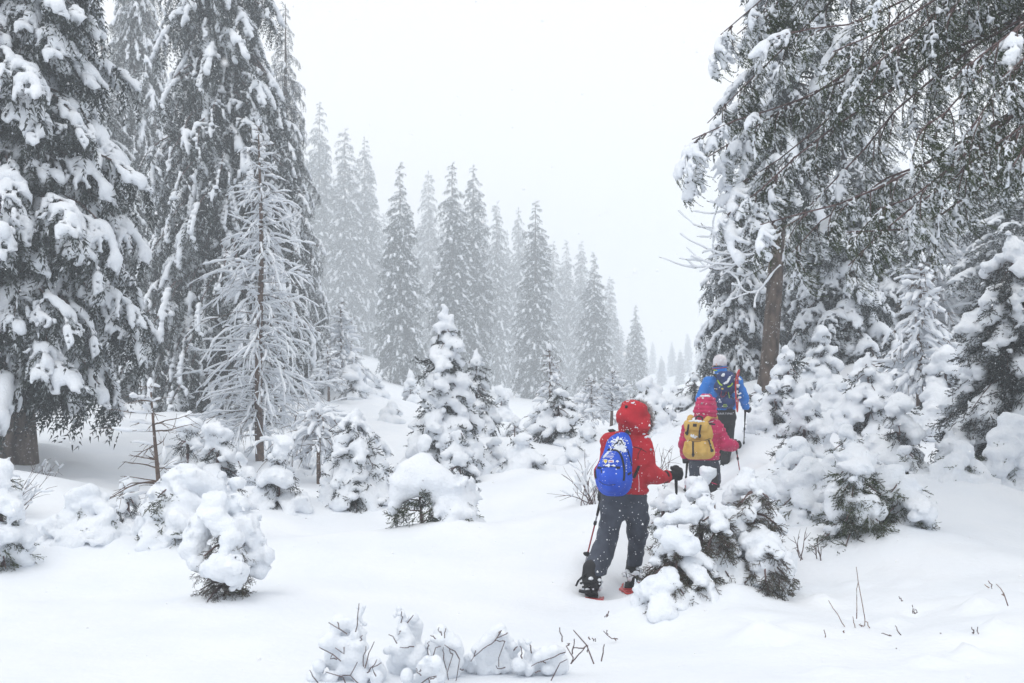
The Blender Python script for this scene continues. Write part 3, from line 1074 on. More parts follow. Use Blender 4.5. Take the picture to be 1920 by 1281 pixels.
for e, rise in ends:
    st = np.array([tb[0], tb[1], min(e[2] + rise, tb[2] + 12)]) + rng.normal(size=3) * [.05, .05, .2]
    t = np.linspace(0, 1, 14)[:, None]
    pl = st * (1 - t) + e * t + np.array([0, 0, 1]) * (rng.uniform(.1, .6) * np.sin(np.pi * t ** rng.uniform(.7, 1.3))) + np.array([0, 1, 0]) * (rng.normal() * .25 * np.sin(np.pi * t))
    pl[1:] += np.cumsum(rng.normal(size=(13, 3)) * .030, 0) + np.array([0, 0, 1]) * (.18 * np.sin(np.linspace(0, rng.uniform(4, 8), 13) + rng.uniform(0, 6)))[:, None] * np.linspace(0, 1, 13)[:, None]
    g.put(tube(pl, np.linspace(.026, .005, 14), 5))
    p, d = resample(pl, .29)
    for i in range(len(p)):
        u = i / max(len(p) - 1, 1)
        if u < .15 or (e[0] > 4.6 and i % 2):
            continue
        for s in ((-1, 1, 0)[:2 + (rng.random() < .4)] if u < .95 else (-.5, 0, .5)):
            yaw0, pit0 = face_dir(d[i])
            yaw = yaw0 + s * rng.uniform(.2, 1.1) + rng.normal() * .25
            pit = pit0 - rng.uniform(-.1, .9)
            far_l = p[i][0] < 2.4 and u > .5
            proto = P_over2[rng.integers(3)] if (rng.random() < (.65 if far_l else .035)) else P_over[rng.integers(6)]
            sc = rng.uniform(.4, .95) * (1 - .2 * u)
            M = rot_to(yaw, pit, rng.normal() * .5) * sc
            C_.put(proto[0], M, p[i])
            S_.put(proto[1], M, p[i])
part('limbs', g, M_twig, o, tb)
part('crown', C_, [M_needle_near, M_frost, M_twig], o, tb)['kind'] = 'stuff'
part('snow_load', S_, M_snow, o, tb)['kind'] = 'stuff'

# larches
def plant_larch(label, px, top, D, R, seed, nwh, group=None, **k):
    p = at(px, D)
    H = zof(top, D) - p[2]
    T, B, S = larch(seed, H, R, nwh=nwh, **k)
    return plant_tree('larch', label, [T.mesh('trunk', M_larch), B.mesh('branches', M_larch), S.mesh('snow_load', M_snow)], p, cat='tree', group=group, names=('trunk', 'branches', 'snow_load'))


plant_larch('slender bare larch with every drooping branch lined white, at left', 487, 228, 20, 1.75, 3, 64, tr=.085, cb=.5, sub=7, droop=.95, snow=.025, up=.05, cone=.72, snow_p=.92, wood=.008)
plant_larch('bare snow-lined larch with a dark stem among the right bushes', 1727, 478, 17.5, .85, 4, 34, tr=.06, cb=.35, sub=5, droop=1.1, snow=.055, cone=.6)
plant_larch('tall pale larch behind the dark-stemmed one on the right', 1745, 325, 26, 1.6, 5, 52, tr=.09, sub=5, droop=1.0, snow=.05, cone=.6)
plant_larch('small pale larch behind and left of the red-hooded hiker', 1147, 692, 27, .8, 6, 20, tr=.045, sub=4, droop=.4, snow=.045, up=.2)
plant_larch('white twiggy larch behind the young spruce in the middle', 1030, 648, 24, .6, 7, 22, tr=.04, sub=5, droop=1.0, snow=.055)
plant_larch('faint snow-lined larch on the slope below the tallest far spruce', 640, 560, 42, 1.5, 8, 30, tr=.07, sub=4, droop=.8, snow=.08, wood=.02)
plant_larch('reddish broken larch sapling poking up from the big left mound', 302, 716, 12, .72, 9, 11, tr=.028, cb=.25, sub=2, droop=.5, snow=.03, snow_p=.22, wood=.008, cone=.5, sway=-.05)
plant_larch('thin hazy larch on the slope between the first larch and the drooping bush', 615, 640, 38, .9, 14, 22, tr=.05, sub=4, droop=.7, snow=.06, wood=.014)
plant_larch('wispy frosted larch bush right of the dark-twigged young spruce', 1110, 705, 30, .9, 15, 18, tr=.035, sub=5, droop=.6, snow=.04, wood=.012)
plant_larch('low bare larch with fanned white branches left of the arched bush', 600, 760, 17, 1.0, 10, 12, tr=.035, sub=5, droop=1.1, snow=.045, cone=.4)

# young trees and bushes, each with its own build
AUTO = [
    (836, 566, 18.0, 76, 21, .80, .17, .27, .60, 'tall young spruce piled with round snow pads in the middle'),
    (893, 650, 21.5, 46, 22, .70, .13, .25, .50, 'thin young spruce close behind the right side of the tall padded one'),
    (1047, 722, 20.0, 56, 23, .55, .15, .25, .45, 'young spruce with dark inner twigs and snowy shoulders left of the red hood'),
    (862, 798, 15.5, 44, 24, .75, .12, .22, .55, 'small cone-shaped spruce right behind the arched bush'),
    (793, 812, 14.4, 36, 25, 1.0, .14, .3, .6, 'white hooded snow stump rising just behind the arched bush'),
    (522, 818, 13.0, 54, 26, .80, .15, .26, .65, 'bell-shaped young spruce right of the larch foot'),
    (352, 764, 13.6, 40, 27, .85, .14, .25, .7, 'pointed snow-hung young spruce beside the broken larch sapling'),
    (408, 784, 13.0, 50, 28, .8, .14, .25, .7, 'round-shouldered young spruce right of the pointed one by the sapling'),
    (980, 814, 16.0, 50, 29, .75, .15, .22, .6, 'low dome bush with dark hollow between the young spruces'),
    (1217, 700, 18.5, 58, 30, .95, .17, .27, .65, 'white wedge-shaped young spruce right behind the red hood'),
    (1303, 695, 22.0, 34, 31, .45, .11, .24, .4, 'thin spiky young spruce left of the pink hood'),
    (1478, 640, 17.5, 56, 32, .9, .17, .27, .6, 'snow-clad young spruce at the foot of the leaning trunk'),
    (1540, 606, 19.5, 40, 33, .85, .16, .30, .5, 'young spruce with a knobbly snow top above the right bushes'),
    (1455, 700, 16.8, 44, 133, .8, .15, .25, .6, 'low ragged spruce left of the leaning trunk foot'),
    (1508, 732, 14.3, 62, 34, .85, .19, .25, .7, 'broad snow-hooded bush with dark left flank near the hiking trail'),
    (1628, 656, 16.6, 60, 35, .85, .18, .27, .65, 'tall snow-capped bush left of the dark-stemmed larch'),
    (1684, 742, 13.2, 56, 36, .85, .18, .26, .65, 'bare-legged snow-capped young spruce above the big right cluster'),
    (1773, 640, 16.0, 62, 37, .95, .19, .27, .75, 'teardrop-shaped white bush right of the dark-stemmed larch'),
    (1592, 798, 12.4, 34, 38, .9, .13, .22, .6, 'small bush with one dark sprig peeking out, above the right cluster'),
    (1492, 826, 12.6, 40, 39, .8, .13, .22, .7, 'low bush with a dark cave beside the trail'),
    (1492, 868, 11.2, 54, 40, .95, .18, .24, .75, 'white haystack-shaped mound left of the big right cluster'),
    (1800, 882, 11.2, 52, 41, 1.0, .16, .22, .75, 'low white twiggy mound on the open right slope'),
    (1888, 778, 11.8, 66, 42, .9, .18, .25, .7, 'round two-tier bush at the right edge'),
    (165, 912, 10.6, 62, 43, 1.0, .20, .26, .75, 'lone smooth white mound bush on the left snowfield'),
    (2, 868, 9.6, 52, 44, .9, .17, .25, .75, 'snow-bent bush cut off by the left edge'),
    (1243, 900, 10.4, 24, 45, .6, .10, .2, .5, 'little dark twig stub right beside the red hiker\'s leg'),
    (750, 880, 17.5, 40, 46, .8, .13, .22, .6, 'small snowed-under bush between larch fan and padded spruce'),
    (928, 838, 19.0, 34, 47, .9, .14, .22, .6, 'tiny white hump between thin young spruce and dome bush'),
    (1105, 800, 19.0, 36, 48, .85, .14, .22, .6, 'small white bush just left of the red-hooded hiker'),
    (1075, 845, 17.5, 34, 49, .95, .13, .22, .6, 'low snow hump in front of the dark-twigged young spruce'),
    (1418, 745, 19.0, 38, 50, .7, .14, .24, .55, 'small dark-flanked bush right of the blue hiker\'s pole'),
    (660, 655, 40.0, 26, 51, .8, .22, .4, .5, 'small pale spruce on the slope right of the larch'),
    (965, 775, 30.0, 26, 52, .7, .16, .3, .5, 'small hazy spruce behind the dome bush'),
    (1705, 850, 12.0, 26, 53, .9, .1, .2, .6, 'tiny snow-capped sprig between the right cluster and young spruce'),
    (1560, 720, 18.0, 46, 54, .95, .19, .26, .6, 'pillow-like white bush between snow-capped bush and broad hooded one'),
    (590, 735, 33.0, 26, 70, .8, .2, .34, .6, 'small hazy spruce on the slope just right of the larch skirt'),
    (705, 705, 44.0, 24, 71, .85, .25, .42, .5, 'pale pointed little spruce on the slope above the drooping bush'),
    (735, 748, 36.0, 24, 72, .85, .22, .36, .5, 'white low spruce on the slope left of the tall padded one'),
    (770, 690, 50.0, 22, 73, .8, .26, .45, .4, 'hazy slim spruce at the foot of the far row, left of the padded one'),
    (940, 720, 42.0, 24, 74, .8, .24, .42, .5, 'hazy little spruce at the far row foot, above the tiny white hump'),
    (1005, 760, 27.0, 28, 75, .8, .17, .3, .55, 'small snowy spruce left of the one with dark inner twigs'),
    (1090, 735, 34.0, 24, 76, .85, .2, .34, .5, 'hazy small spruce between the dark-twigged one and the pale larch'),
    (1180, 745, 27.0, 30, 77, .9, .18, .3, .6, 'low white spruce just left of the red hood'),
    (1262, 735, 32.0, 24, 78, .85, .2, .34, .5, 'small pale spruce between red hood and pink hood'),
    (925, 780, 27.0, 26, 79, .8, .16, .28, .6, 'snowy little spruce right of the thin young one'),
    (560, 850, 18.0, 32, 80, .85, .13, .24, .7, 'low snowy bush right of the larch foot, behind the bell-shaped spruce'),
    (705, 815, 21.0, 30, 81, .85, .14, .25, .7, 'low white bush between the drooping bush and the padded spruce'),
    (1085, 790, 23.0, 26, 82, .85, .14, .25, .6, 'snowy knob-topped bush right of the dark-twigged spruce'),
    (445, 850, 15.5, 34, 83, .8, .13, .24, .7, 'snowy bush at the larch foot, on its left side'),
    (240, 890, 12.5, 26, 84, .9, .11, .22, .7, 'small white hump left of the broken larch sapling'),
    (1340, 770, 30.0, 26, 85, .8, .17, .3, .5, 'dim small spruce behind the blue hiker'),
    (1830, 700, 17.0, 46, 55, .9, .18, .26, .6, 'white bush between the teardrop bush and the right-edge tree'),
]
for px, top, D, hw, sd, cov, lump, tier, droop, lab in AUTO:
    p = at(px, D)
    H = max(.35, zof(top, D) - p[2])
    p[2] -= .03
    auto_bush('young_spruce', lab, p, H, hw / FOC * D, D, sd, cov, lump, droop=droop, tier=tier)
pr = at(1897, 13)
auto_bush('young_spruce', 'tall white-draped spruce filling the right edge', pr, zof(432, 13) - pr[2], .92, 13, 60, .80, .18, droop=.75, tier=.33, pw=.6, needle=2.0)


# bushes near the camera: grown like the others, with their large snow lumps measured one by one


def near_bush(label, px, top, D, hw, seed, cover, lump, extra, tier=.2, droop=.6, pw=.6, needle=1.0, grow=1.0, spr=1.0, sink=.03):
    p = at(px, D)
    H = zof(top, D) - p[2]
    p[2] -= sink
    return auto_bush('young_spruce', label, p, H, hw / FOC * D, D, seed, cover, lump, pw=pw, tier=tier, droop=droop, needle=needle, extra=extra, grow=grow, spr=spr)


near_bush('egg-shaped snow-wrapped spruce with a dark cleft, alone in the left foreground', 425, 955, 8.3, 46, 201, .05, .10,
          [(400, 945, 24, 0.05), (405, 968, 22, -0.02), (425, 985, 22, -0.04), (432, 1010, 18, -0.1), (424, 1032, 11, -0.16), (450, 985, 28, 0.1), (468, 1008, 26, 0.12), (479, 1040, 25, 0.1), (484, 1072, 18, 0.08), (440, 950, 20, 0.15), (367, 1030, 19, 0.05), (410, 998, 14, -.05), (404, 978, 15, -.03), (440, 1040, 16, -.08), (456, 1050, 18, -.02), (373, 1003, 19, 0.05), (381, 978, 18, 0.05), (375, 1055, 15, 0.02), (384, 1064, 9, -0.02), (428, 1064, 29, -0.2), (440, 1082, 20, -0.22), (412, 1078, 15, -0.22), ], pw=.28, droop=.5, grow=1.04, needle=1.7, spr=.62)
near_bush('wide lumpy snow heap hiding a spruce behind the egg-shaped bush', 325, 900, 10.6, 78, 202, .8, .14,
          [(372, 900, 26, 0.15), (345, 905, 26, 0.1), (395, 915, 22, 0.2), (415, 935, 18, 0.25), (322, 930, 26, 0.05), (295, 955, 26, 0.05), (350, 945, 28, -0.05), (335, 975, 24, -0.1), (305, 985, 22, -0.05), (275, 985, 18, 0.05), (262, 1000, 14, 0.1), (320, 1005, 16, -0.1), (290, 1010, 14, -0.05), (355, 885, 18, 0.25), (380, 945, 24, 0.2), (440, 905, 12, 0.3), (430, 950, 16, 0.3), (360, 985, 16, -0.02), (250, 1010, 9, 0.1)], pw=.6, droop=.6, grow=1.1)
near_bush('broad needle-skirted half of the arched pair, right of the thin bowed stem', 852, 915, 11.5, 46, 203, .25, .12,
          [(822, 902, 26, 0), (848, 918, 27, 0), (866, 938, 27, 0), (850, 962, 24, -0.1), (834, 952, 18, -0.12), (824, 928, 18, 0)], pw=.3, droop=.6, grow=1.1, needle=1.8)
near_bush('left hump of the big snow cluster with a dark needle foot on the right slope', 1602, 848, 9.6, 56, 204, .2, .13,
          [(1603, 853, 24, 0.1), (1618, 866, 22, 0.1), (1608, 886, 20, 0.05), (1586, 880, 16, 0.05), (1572, 925, 22, 0.05), (1566, 960, 20, 0), (1596, 935, 24, -0.05), (1626, 948, 24, -0.08), (1612, 966, 18, -0.1), (1642, 960, 20, -0.1), (1560, 992, 14, 0), (1574, 985, 12, -0.05), (1634, 985, 13, -0.12), (1648, 998, 11, -0.1), (1640, 1010, 9, -0.05), (1560, 1016, 8, -0.05)], pw=.4, droop=.6, grow=1.0, needle=2.0)
near_bush('right hump of the big snow cluster, smooth and sloping to the right', 1692, 884, 9.75, 50, 205, .3, .15,
          [(1662, 900, 24, 0.1), (1676, 884, 20, 0.1), (1690, 912, 26, 0.05), (1702, 938, 28, 0.02), (1712, 965, 26, 0), (1694, 985, 18, -0.08), (1672, 930, 16, 0.02), (1716, 985, 16, 0), (1738, 998, 13, 0.1), (1750, 1016, 9, 0.1)], pw=.4, droop=.7, grow=1.05, needle=1.5)
near_bush('pair of joined snow pillows left of the two-humped cluster', 1512, 872, 10.6, 52, 206, .7, .14,
          [(1517, 900, 26, 0), (1487, 902, 24, 0), (1542, 884, 20, 0.1), (1560, 865, 16, 0.15), (1500, 925, 18, -0.05), (1530, 915, 18, -0.05), (1470, 920, 12, 0.05)], pw=.5, droop=.7, grow=1.05)
near_bush('dark-centred front left part of the snow-heaped thicket beside the red hiker', 1268, 985, 8.05, 62, 207, .25, .12,
          [(1262, 940, 17, 0.35), (1280, 968, 20, 0.2), (1256, 976, 17, 0.2), (1300, 965, 18, 0.18), (1244, 990, 12, 0.2), (1270, 1012, 25, -0.12), (1288, 1022, 20, -0.14), (1258, 1022, 16, -0.1), (1238, 1000, 12, 0.05), (1236, 1030, 14, 0.05), (1230, 1052, 12, 0.05), (1234, 980, 9, 0.08), (1300, 1055, 12, -0.1)], pw=.42, droop=.65, grow=1.02, needle=1.8)
near_bush('tallest middle spruce of the thicket in front of the hikers, hooded with snow', 1340, 930, 8.3, 62, 208, .4, .12,
          [(1300, 965, 18, 0.18), (1322, 945, 16, 0.15), (1336, 962, 16, 0.12), (1346, 985, 15, 0.08), (1352, 1006, 13, 0.05), (1324, 982, 8, 0.02), (1365, 968, 22, 0.2), (1380, 992, 19, 0.18), (1370, 1010, 14, 0.15), (1330, 1040, 23, 0), (1352, 1048, 24, -0.02), (1374, 1062, 24, -0.04), (1392, 1086, 22, -0.06), (1398, 1108, 17, -0.06), (1310, 1070, 20, -0.08), (1340, 1085, 24, -0.08), (1368, 1100, 22, -0.08), (1300, 1055, 12, -0.1), (1330, 1105, 18, -0.2), (1390, 1026, 9, 0.05)], pw=.55, droop=.65, grow=1.04, needle=1.6)
near_bush('right-hand drooping spruce of the thicket in front of the hikers', 1432, 1005, 8.2, 52, 209, .4, .12,
          [(1404, 1018, 18, 0.05), (1424, 1012, 20, 0.05), (1446, 1018, 18, 0.05), (1460, 1032, 13, 0.05), (1412, 1042, 15, -0.02), (1420, 1062, 17, -0.05), (1426, 1084, 15, -0.06), (1452, 1052, 22, 0), (1466, 1070, 18, 0), (1474, 1090, 13, 0.02), (1438, 1098, 15, 0), (1474, 1044, 9, 0.05)], pw=.42, droop=.75, grow=1.04, needle=1.6)
near_bush('back right spruce of the thicket with a fat snow cap and bare dark stem', 1412, 890, 8.55, 58, 210, .45, .12,
          [(1395, 912, 26, 0.35), (1423, 914, 22, 0.35), (1440, 922, 13, 0.3), (1401, 886, 13, 0.4), (1382, 925, 22, 0.35), (1396, 940, 16, 0.3), (1374, 935, 14, 0.35), (1380, 992, 19, 0.18), (1440, 962, 19, 0.25), (1456, 978, 17, 0.22), (1466, 996, 10, 0.2)], pw=.3, droop=.5, grow=1.12, needle=.9)
near_bush('twin-capped slim shoots at the back of the thicket, in front of the pink hiker', 1314, 884, 8.65, 22, 211, .4, .09,
          [(1299, 905, 17, 0.42), (1327, 888, 15, 0.45), (1322, 902, 10, 0.45)], pw=.4, droop=.4, grow=1.1, needle=.8, spr=.8)
near_bush('low snow-covered sprigs at the front foot of the thicket', 1255, 1082, 7.85, 46, 212, .3, .10,
          [(1228, 1096, 25, .02), (1250, 1104, 27, 0), (1278, 1118, 28, 0), (1308, 1126, 26, .02), (1336, 1130, 22, .1), (1268, 1136, 24, .06), (1212, 1112, 17, .05), (1300, 1146, 24, .04), (1330, 1150, 22, .06), (1290, 1096, 18, .15)], pw=.4, droop=.6, grow=1.08, spr=.8, needle=1.6)

# bowed sapling: a bare stem under a thick roof of snow
p = at(797, 11.5)
bow = np.array([W(*q) for q in [(797, 1020, 11.5), (790, 970, 11.5), (786, 925, 11.5), (797, 895, 11.5), (815, 890, 11.5)]])
rng = np.random.default_rng(31)
st, sp = [(bow, [.028, .022, .018, .012, .008])], []
for q in ([(790, 958), (770, 957), (745, 951), (735, 962)], [(790, 950), (805, 944), (830, 952)], [(793, 966), (808, 955), (822, 958)], [(795, 978), (812, 966), (826, 968)], [(788, 940), (768, 936), (748, 948), (738, 968)], [(787, 935), (800, 925), (815, 930)]):
    pl = np.array([W(x, y, 11.5 + rng.uniform(-.12, .12)) for x, y in q])
    st.append((pl, np.linspace(.010, .004, len(pl))))
    for a_, d_ in zip(*resample(pl, .035)):
        if rng.random() < .8:
            sp.append((*(a_ + rng.normal(size=3) * .03), *(d_ + rng.normal(size=3) * .6 + [0, 0, -.4]), rng.uniform(.3, .6)))
for x, y in [(792, 918), (800, 926), (806, 934), (782, 940), (770, 944), (760, 942), (748, 952), (740, 966), (736, 972), (812, 940)]:
    for _ in range(6):
        sp.append((*(W(x, y, 11.45) + rng.normal(size=3) * .05), *(rng.normal(size=3) * .6 + [0, -.2, -.6]), rng.uniform(.3, .6)))
bush('young_spruce', 'arched sapling bowed under a thick snow roof, thin bare stem showing beneath', tuple(p), np.array([(*W(x, y, 11.5 + dy), r * 11.5 / FOC * 1.18) for x, y, r, dy in [(794, 868, 17, 0.1), (772, 884, 22, 0.05), (757, 905, 22, 0), (747, 928, 16, 0), (740, 948, 11, -0.03), (736, 962, 7, -0.03), (800, 892, 26, 0.05), (782, 910, 20, 0), (822, 902, 26, 0), (808, 1012, 9, -0.05), (765, 922, 12, 0), (824, 928, 18, 0)]]), sp, 11.5, st, seed=31, aa=2.4, namp=.1, squash=.9)
p = at(665, 13.8)
auto_bush('young_spruce', 'drooping broom-like snowy bush left of the arched sapling', p, zof(764, 13.8) - p[2], .56, 13.8, 66, .95, .13, pw=.55, tier=.24, droop=1.15, needle=.8)


# ------------------------------------------------------------------ people and what they carry
def cloth(name, c0, c1, flecks=.0, fscale=26, rough=.75, dust=0.0, dscale=12, bump=.25, bscale=60):
    return noisy(name, c0, c1, 7.0, rough, bump, bscale, flecks, fscale, .3, None, 4, dust, dscale)


M_red = cloth('red_cloth', (.36, .008, .018), (.50, .014, .028), .22, 34, dust=.02, dscale=16)
M_pink = cloth('pink_cloth', (.42, .006, .075), (.56, .010, .11), .2, 30, .55, .02, 15)
M_bluej = cloth('blue_cloth', (.012, .15, .50), (.020, .20, .66), .2, 30, .65, .015, 15)
M_trous = cloth('dark_trousers', (.026, .031, .048), (.062, .072, .098), .24, 34)
M_black = cloth('black_cloth', (.008, .008, .010), (.022, .022, .025), .12, 40, .7)
M_packb = cloth('blue_pack_cloth', (.010, .060, .46), (.016, .095, .62), .22, 34, .6, .03, 13)
M_navy = cloth('navy_pack_cloth', (.008, .020, .085), (.018, .042, .16), .2, 34, .6, .01, 14)
M_tan = cloth('mustard_canvas', (.50, .30, .065), (.64, .42, .12), .12, 30, .85)
M_leather = cloth('dark_leather', (.018, .011, .010), (.04, .026, .022), .14, 40, .6)
M_lime, *_r = material('lime_webbing', .6); _r[2].inputs['Base Color'].default_value = (.42, .62, .04, 1)
M_redplastic, *_r = material('red_plastic', .4, .5); _r[2].inputs['Base Color'].default_value = (.48, .018, .018, 1)
M_white, *_r = material('white_print', .7); _r[2].inputs['Base Color'].default_value = (.75, .76, .80, 1)
M_metal, *_r = material('pole_metal', .35, .5); _r[2].inputs['Base Color'].default_value = (.32, .33, .36, 1); _r[2].inputs['Metallic'].default_value = .6
M_polered, *_r = material('red_pole_paint', .35, .5); _r[2].inputs['Base Color'].default_value = (.30, .02, .035, 1)
M_skin = noisy('skin', (.50, .27, .19), (.60, .35, .26), 8, .6)
M_hat = cloth('knit_wool', (.62, .58, .62), (.78, .76, .79), 0, 30, .9, .12, 18, .6, 140)
M_fur = noisy('hood_fur', (.20, .17, .16), (.62, .60, .60), 20, .9)
M_yprint, *_r = material('yellow_print', .7); _r[2].inputs['Base Color'].default_value = (.72, .55, .10, 1)


def fold(freq, amp, st=(1, 1, 1)):
    st = np.asarray(st, float)
    return lambda g, t: amp * (2 * vnoise(g * st * freq + 11) - 1) + amp * .5 * (2 * vnoise(g * st * freq * 2.3 + 5) - 1)


def quilt(amp, step, zlike=False):
    """down channels: t-lined along a limb or stacked by height"""
    def f(g, t):
        q = (g[:, 2] / step) if zlike else t / step
        return -amp * np.abs(np.sin(np.pi * q)) ** .6 + amp * .7 * (2 * vnoise(g * 16 + 3) - 1)
    return f


def body_prims(J, s=1.0):
    """one naked figure under the clothes from joints; face looks along J['look']"""
    h, look = J['head'], unit(J['look'])
    sd = unit(np.cross(look, [0, 0, 1]))
    up = np.array([0, 0, 1.0])
    r = .088 * s
    P = [(h + up * .03 * s, h + up * .02 * s - look * .015, r, r * 1.02, None, .05), (h + look * .035 * s - up * .05 * s, h + look * .05 * s - up * .075 * s, .055 * s, .04 * s, None, .06),
         (h + look * .092 * s + up * .0 * s, h + look * .108 * s - up * .028 * s, .010 * s, .015 * s, None, .02),
         (h + look * .085 * s - up * .058 * s - sd * .015, h + look * .085 * s - up * .058 * s + sd * .015, .010, .010, None, .015),
         (h + sd * .088 * s + up * .01, h + sd * .09 * s - up * .035, .014, .010, (1, .6, 1), .015), (h - sd * .088 * s + up * .01, h - sd * .09 * s - up * .035, .014, .010, (1, .6, 1), .015),
         (h - up * .07 * s, J['neck'], .052 * s, .06 * s, None, .04),
         (J['neck'] - up * .06, J['chest'], .07 * s, .125 * s, (.85, 1.25, 1), .08), (J['chest'], J['hips'], .125 * s, .135 * s, (.9, 1.3, 1), .1),
         (J['shl'], J['shr'], .058 * s, .058 * s, None, .06)]
    for q in 'lr':
        P += [(J['sh' + q], J['el' + q], .050 * s, .040 * s, None, .03), (J['el' + q], J['wr' + q], .040 * s, .029 * s, None, .02), (J['wr' + q], J['wr' + q] + unit(J['wr' + q] - J['el' + q]) * .05, .028 * s, .022 * s, None, .02),
              (J['hp' + q], J['kn' + q], .080 * s, .055 * s, None, .05), (J['kn' + q], J['an' + q], .055 * s, .038 * s, None, .03), (J['an' + q], J['an' + q] + J['toe' + q] * .14 - up * .04, .036, .028, None, .03)]
    return P


def skin_part(name, prims, h, mat, parent, base, k=.05, mod=None):
    v, f = solid(prims, h, k, mod)
    o = part(name, Geo().add(v, f), mat, parent, base)
    return o, (v, f)


def bvh(vf):
    return BVHTree.FromPolygons([tuple(a) for a in vf[0]], [tuple(int(i) for i in a) for a in vf[1]])


def on(tree, px, py, off=.004):
    """point lying on a modelled surface"""
    d = Vector(W(px, py, 1.0)).normalized()
    p, n, *_ = tree.ray_cast(Vector((0, 0, 0)), d)
    if p is None:
        p, n, *_ = tree.find_nearest(d * (Vector(W(px, py, D)).length))
    if n.dot(d) > 0:
        n = -n
    return np.array(p + n * off), np.array(n)


def strip(tree, pts, w, th=.004, off=.003, n=14):
    """webbing that lies on a surface along measured points"""
    pts = np.asarray(pts, float)
    seg = np.concatenate([[0], np.cumsum(np.linalg.norm(np.diff(pts, axis=0), axis=1))])
    t = np.linspace(0, seg[-1], n)
    pl, nn = zip(*[on(tree, np.interp(a, seg, pts[:, 0]), np.interp(a, seg, pts[:, 1]), off) for a in t])
    pl, nn = np.array(pl), unit(np.mean(nn, 0))
    if n > 4:
        pl[1:-1] = (pl[:-2] + 2 * pl[1:-1] + pl[2:]) / 4
    return tube(pl, w, 8, flat=(nn, th))


def patch(tree, poly, off=.004):
    """flat print or badge on a surface: fan of a measured outline"""
    p = np.array([on(tree, *q, off)[0] for q in poly])
    c = p.mean(0)
    n = len(p)
    return Geo().add(np.concatenate([p, c[None]]), [[i, (i + 1) % n, n] for i in range(n)], smooth=False)


def glove(parent, base, wrist, grip, axis, back, s=1.0, mat=None, side=1):
    """palm, four curled fingers and a thumb closed round a pole at grip; axis is the pole, back points out of the knuckles"""
    ax, bk = unit(axis), unit(back)
    bk = unit(bk - ax * (bk @ ax))
    lat = np.cross(ax, bk) * side
    P = [(wrist, grip - lat * .045 * s, .038 * s, .036 * s, None, .03), (grip - lat * .042 * s + ax * .032 * s, grip - lat * .042 * s - ax * .032 * s, .026 * s, .024 * s, None, .03),
         (wrist - unit(grip - wrist) * .05, wrist, .050 * s, .046 * s, None, .015)]
    for i, (o_, l) in enumerate([(.036, .9), (.012, 1.0), (-.012, .95), (-.035, .8)]):
        c = grip + ax * o_ * s
        a = c - lat * .045 * s + bk * .020 * s
        b = c + bk * .042 * s * l + lat * .006 * s
        d = c + bk * .014 * s + lat * .040 * s * l
        e = c - bk * .018 * s + lat * .030 * s * l
        P += [(a, b, .0145 * s, .0135 * s, None, .006), (b, d, .0135 * s, .0125 * s, None, .006), (d, e, .0125 * s, .011 * s, None, .006)]
    t0 = grip - lat * .045 * s + ax * .030 * s - bk * .015 * s
    t1 = grip - bk * .040 * s + ax * .045 * s - lat * .005 * s
    P += [(t0, t1, .017 * s, .015 * s, None, .008), (t1, grip - bk * .022 * s + ax * .05 * s + lat * .028 * s, .015 * s, .012 * s, None, .006)]
    return skin_part('glove', P, .0065, mat or M_black, parent, base, .008)[0]


def boot(parent, base, ankle, toe_dir, s=1.0, mat=None, pitch=0.0, snow=True, rng=None):
    d = unit(np.array([toe_dir[0], toe_dir[1], pitch]))
    up = np.array([0, 0, 1.0])
    heel = ankle - up * .085 * s - d * .05 * s
    P = [(ankle + up * .06, ankle - up * .03, .058 * s, .060 * s, None, .03), (heel + up * .02, heel, .048 * s, .044 * s, None, .03), (heel, heel + d * .20 * s, .046 * s, .044 * s, (1, 1, 1.15), .03), (ankle - up * .03, heel + d * .15 * s + up * .02, .056 * s, .04 * s, None, .04)]
    b, _ = skin_part('boot', P, .010, mat or M_black, parent, base, .03)
    so = tube(np.array([heel - d * .045 * s, heel + d * .05, heel + d * .15 * s, heel + d * .245 * s]) - up * .045 * s, [.040 * s, .044 * s, .048 * s, .030 * s], 10, flat=(up, .014))
    part('sole', so, M_black, b, base).parent = b
    b.children[0].location = (0, 0, 0)
    if snow:
        rng = np.random.default_rng(int(abs(ankle[0]) * 1000))
        sp = [(*(heel + d * rng.uniform(-.04, .2) + up * rng.uniform(.0, .07) + rng.normal(size=3) * [.04, .03, .02]), rng.uniform(.011, .027)) for _ in range(90)]
        v, f = blobs(np.array(sp), .010, .8, 2.2, .2, 22)
        part('caked_snow', Geo().add(v, f), M_snow, b, base)
    return b


